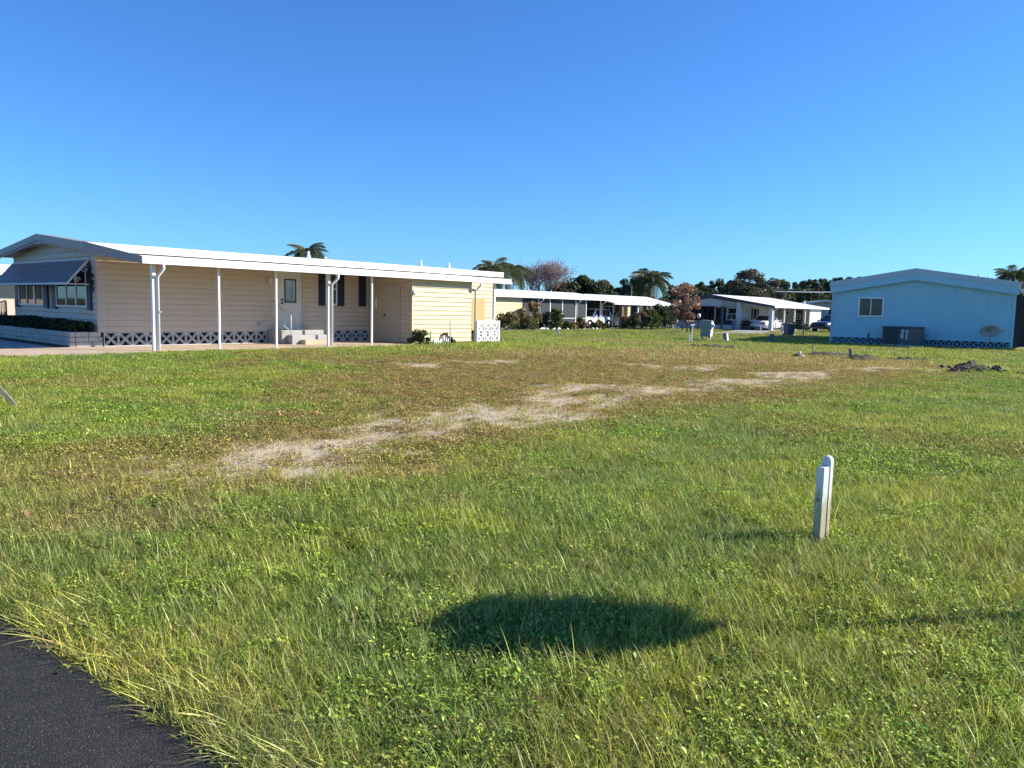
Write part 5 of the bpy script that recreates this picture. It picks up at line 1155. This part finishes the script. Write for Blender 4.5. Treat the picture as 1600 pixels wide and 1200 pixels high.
# far lawn
for (y0, y1, dn) in ((24, 34, 22), (34, 50, 11), (50, 78, 5)):
    x, y, s, d = scatter(y0, y1, dn, 6.); cov = (grg.random(len(x)) > s*.95) & (grg.random(len(x)) > d*.3); m_ = cov
    lx = (x-B0.x)*D.x+(y-B0.y)*D.y; ly = (x-B0.x)*DN.x+(y-B0.y)*DN.y; m_ &= ~((lx > -10) & (lx < 14) & (ly > -.9) & (ly < 9)); cx_ = (x-C0.x)*D.x+(y-C0.y)*D.y; cy_ = (x-C0.x)*DN.x+(y-C0.y)*DN.y; m_ &= ~((cx_ > -.5) & (cx_ < 14) & (cy_ > -.3) & (cy_ < 12))
    ex = (x-E0.x)*math.cos(EA)+(y-E0.y)*math.sin(EA); ey = -(x-E0.x)*math.sin(EA)+(y-E0.y)*math.cos(EA); m_ &= ~((ex > -.05) & (ex < WB+4) & (ey > .0) & (ey < 15))
    m_ &= ~((y > 66) & (x > 12) & (x < 27) & (poly_sd(x, y, [gp(1100,521), gp(1190,522), gp(1210,517), gp(1140,515)]) > -.3))
    emit(x[m_], y[m_], 'far', .6, 1.05, d[m_])
# overhanging long blades along the road edge
n = 2000; t = grg.uniform(-3, 7, n); off = np.abs(grg.normal(size=n))*.16+.0; ex = RE.x+RDV.x*t+D.x*off; ey = RE.y+RDV.y*t+D.y*off
aim = HA+math.pi+grg.normal(size=n)*.7; til = grg.uniform(.35, 1.0, n); R_ = np.stack([np.zeros(n), til, aim], -1)
keep = grg.random(n) < .3+.7*sstep(.30, .6, vn(t, t*0+.37, .35, 2)); tc_ = tint_of(ex, ey, np.full(n, .5), 'g')*1.12; emit(ex[keep], ey[keep], 'arch', .38, .80, rot=R_[keep], tint=tc_[keep])
n = 1500; t = grg.uniform(-3, 7, n); off = grg.uniform(.03, .3, n); ex = RE.x+RDV.x*t+D.x*off; ey = RE.y+RDV.y*t+D.y*off; emit(ex, ey, 'dryl', .7, 1.3, np.full(n, .6)); emit(ex+.03, ey+.03, 'straw', .8, 1.3, np.full(n, .7))
# scattered taller stems over the near lawn
x, y, s, d = scatter(1.2, 7, 9, .6); m_ = (d < .4); emit(x[m_], y[m_], 'arch', .5, .95, d[m_], tint=tint_of(x[m_], y[m_], d[m_]*0+.3, 'g')*1.2)
# pale bunch grass tufts on the bare ground
tp_ = np.array([gp(*p) for p in ((765,575),(820,566),(872,606),(812,590),(690,668),(1230,598))]); emit(tp_[:, 0], tp_[:, 1], 'tuft', .9, 1.5, tint=np.tile([.36, .33, .12], (len(tp_), 1)))
tp_ = np.array([gp(*p) for p in ((505,700),(690,683),(640,664),(460,690),(885,655),(640,700),(1195,598))]); emit(tp_[:, 0], tp_[:, 1], 'tuft', .3, .5, tint=np.tile([.10, .09, .04], (len(tp_), 1)))
hx_, hy_, _z = ground_at(1524, 583); n = 60; ang = grg.random(n)*6.283; x = hx_+.35+.7*np.cos(ang)*grg.random(n); y = hy_+.45+.45*np.sin(ang); emit(x, y, 'mid', .7, 1.2, np.zeros(n), z=gz(x, y)+.05)
co = np.concatenate(PT['co']); gm_ = bpy.data.meshes.new('grass'); gm_.vertices.add(len(co)); gm_.vertices.foreach_set('co', co.astype(np.float32).ravel())
for nm, ty, key in (('rot', 'FLOAT_VECTOR', 'rot'), ('scl', 'FLOAT_VECTOR', 'scl')):
    a = gm_.attributes.new(nm, ty, 'POINT'); a.data.foreach_set('vector', np.concatenate(PT[key]).astype(np.float32).ravel())
a = gm_.attributes.new('idx', 'INT', 'POINT'); a.data.foreach_set('value', np.concatenate(PT['idx']).astype(np.int32))
a = gm_.attributes.new('tint', 'FLOAT_COLOR', 'POINT'); a.data.foreach_set('color', np.concatenate(PT['tint']).astype(np.float32).ravel())
gm_.update(); go = stuff(tag(link('grass', gm_), 'rough lawn of mixed grass, weeds and dry straw covering the vacant lot', 'grass'))
ng = bpy.data.node_groups.new('scatter_grass', 'GeometryNodeTree'); ng.interface.new_socket('Geometry', in_out='INPUT', socket_type='NodeSocketGeometry'); ng.interface.new_socket('Geometry', in_out='OUTPUT', socket_type='NodeSocketGeometry')
gi = ng.nodes.new('NodeGroupInput'); gou = ng.nodes.new('NodeGroupOutput'); ins = ng.nodes.new('GeometryNodeInstanceOnPoints'); ci = ng.nodes.new('GeometryNodeCollectionInfo')
ci.inputs['Collection'].default_value = src; ci.inputs['Separate Children'].default_value = True; ci.inputs['Reset Children'].default_value = True
def named(nm, ty): n = ng.nodes.new('GeometryNodeInputNamedAttribute'); n.data_type = ty; n.inputs['Name'].default_value = nm; return n.outputs['Attribute']
ng.links.new(gi.outputs[0], ins.inputs['Points']); ng.links.new(ci.outputs[0], ins.inputs['Instance']); ins.inputs['Pick Instance'].default_value = True
ng.links.new(named('idx', 'INT'), ins.inputs['Instance Index']); ng.links.new(named('scl', 'FLOAT_VECTOR'), ins.inputs['Scale'])
e2r = ng.nodes.new('FunctionNodeEulerToRotation'); ng.links.new(named('rot', 'FLOAT_VECTOR'), e2r.inputs[0]); ng.links.new(e2r.outputs[0], ins.inputs['Rotation'])
ng.links.new(ins.outputs[0], gou.inputs[0]); md = go.modifiers.new('scatter', 'NODES'); md.node_group = ng
print('grass instances', len(co), 'objects', len(bpy.data.objects))
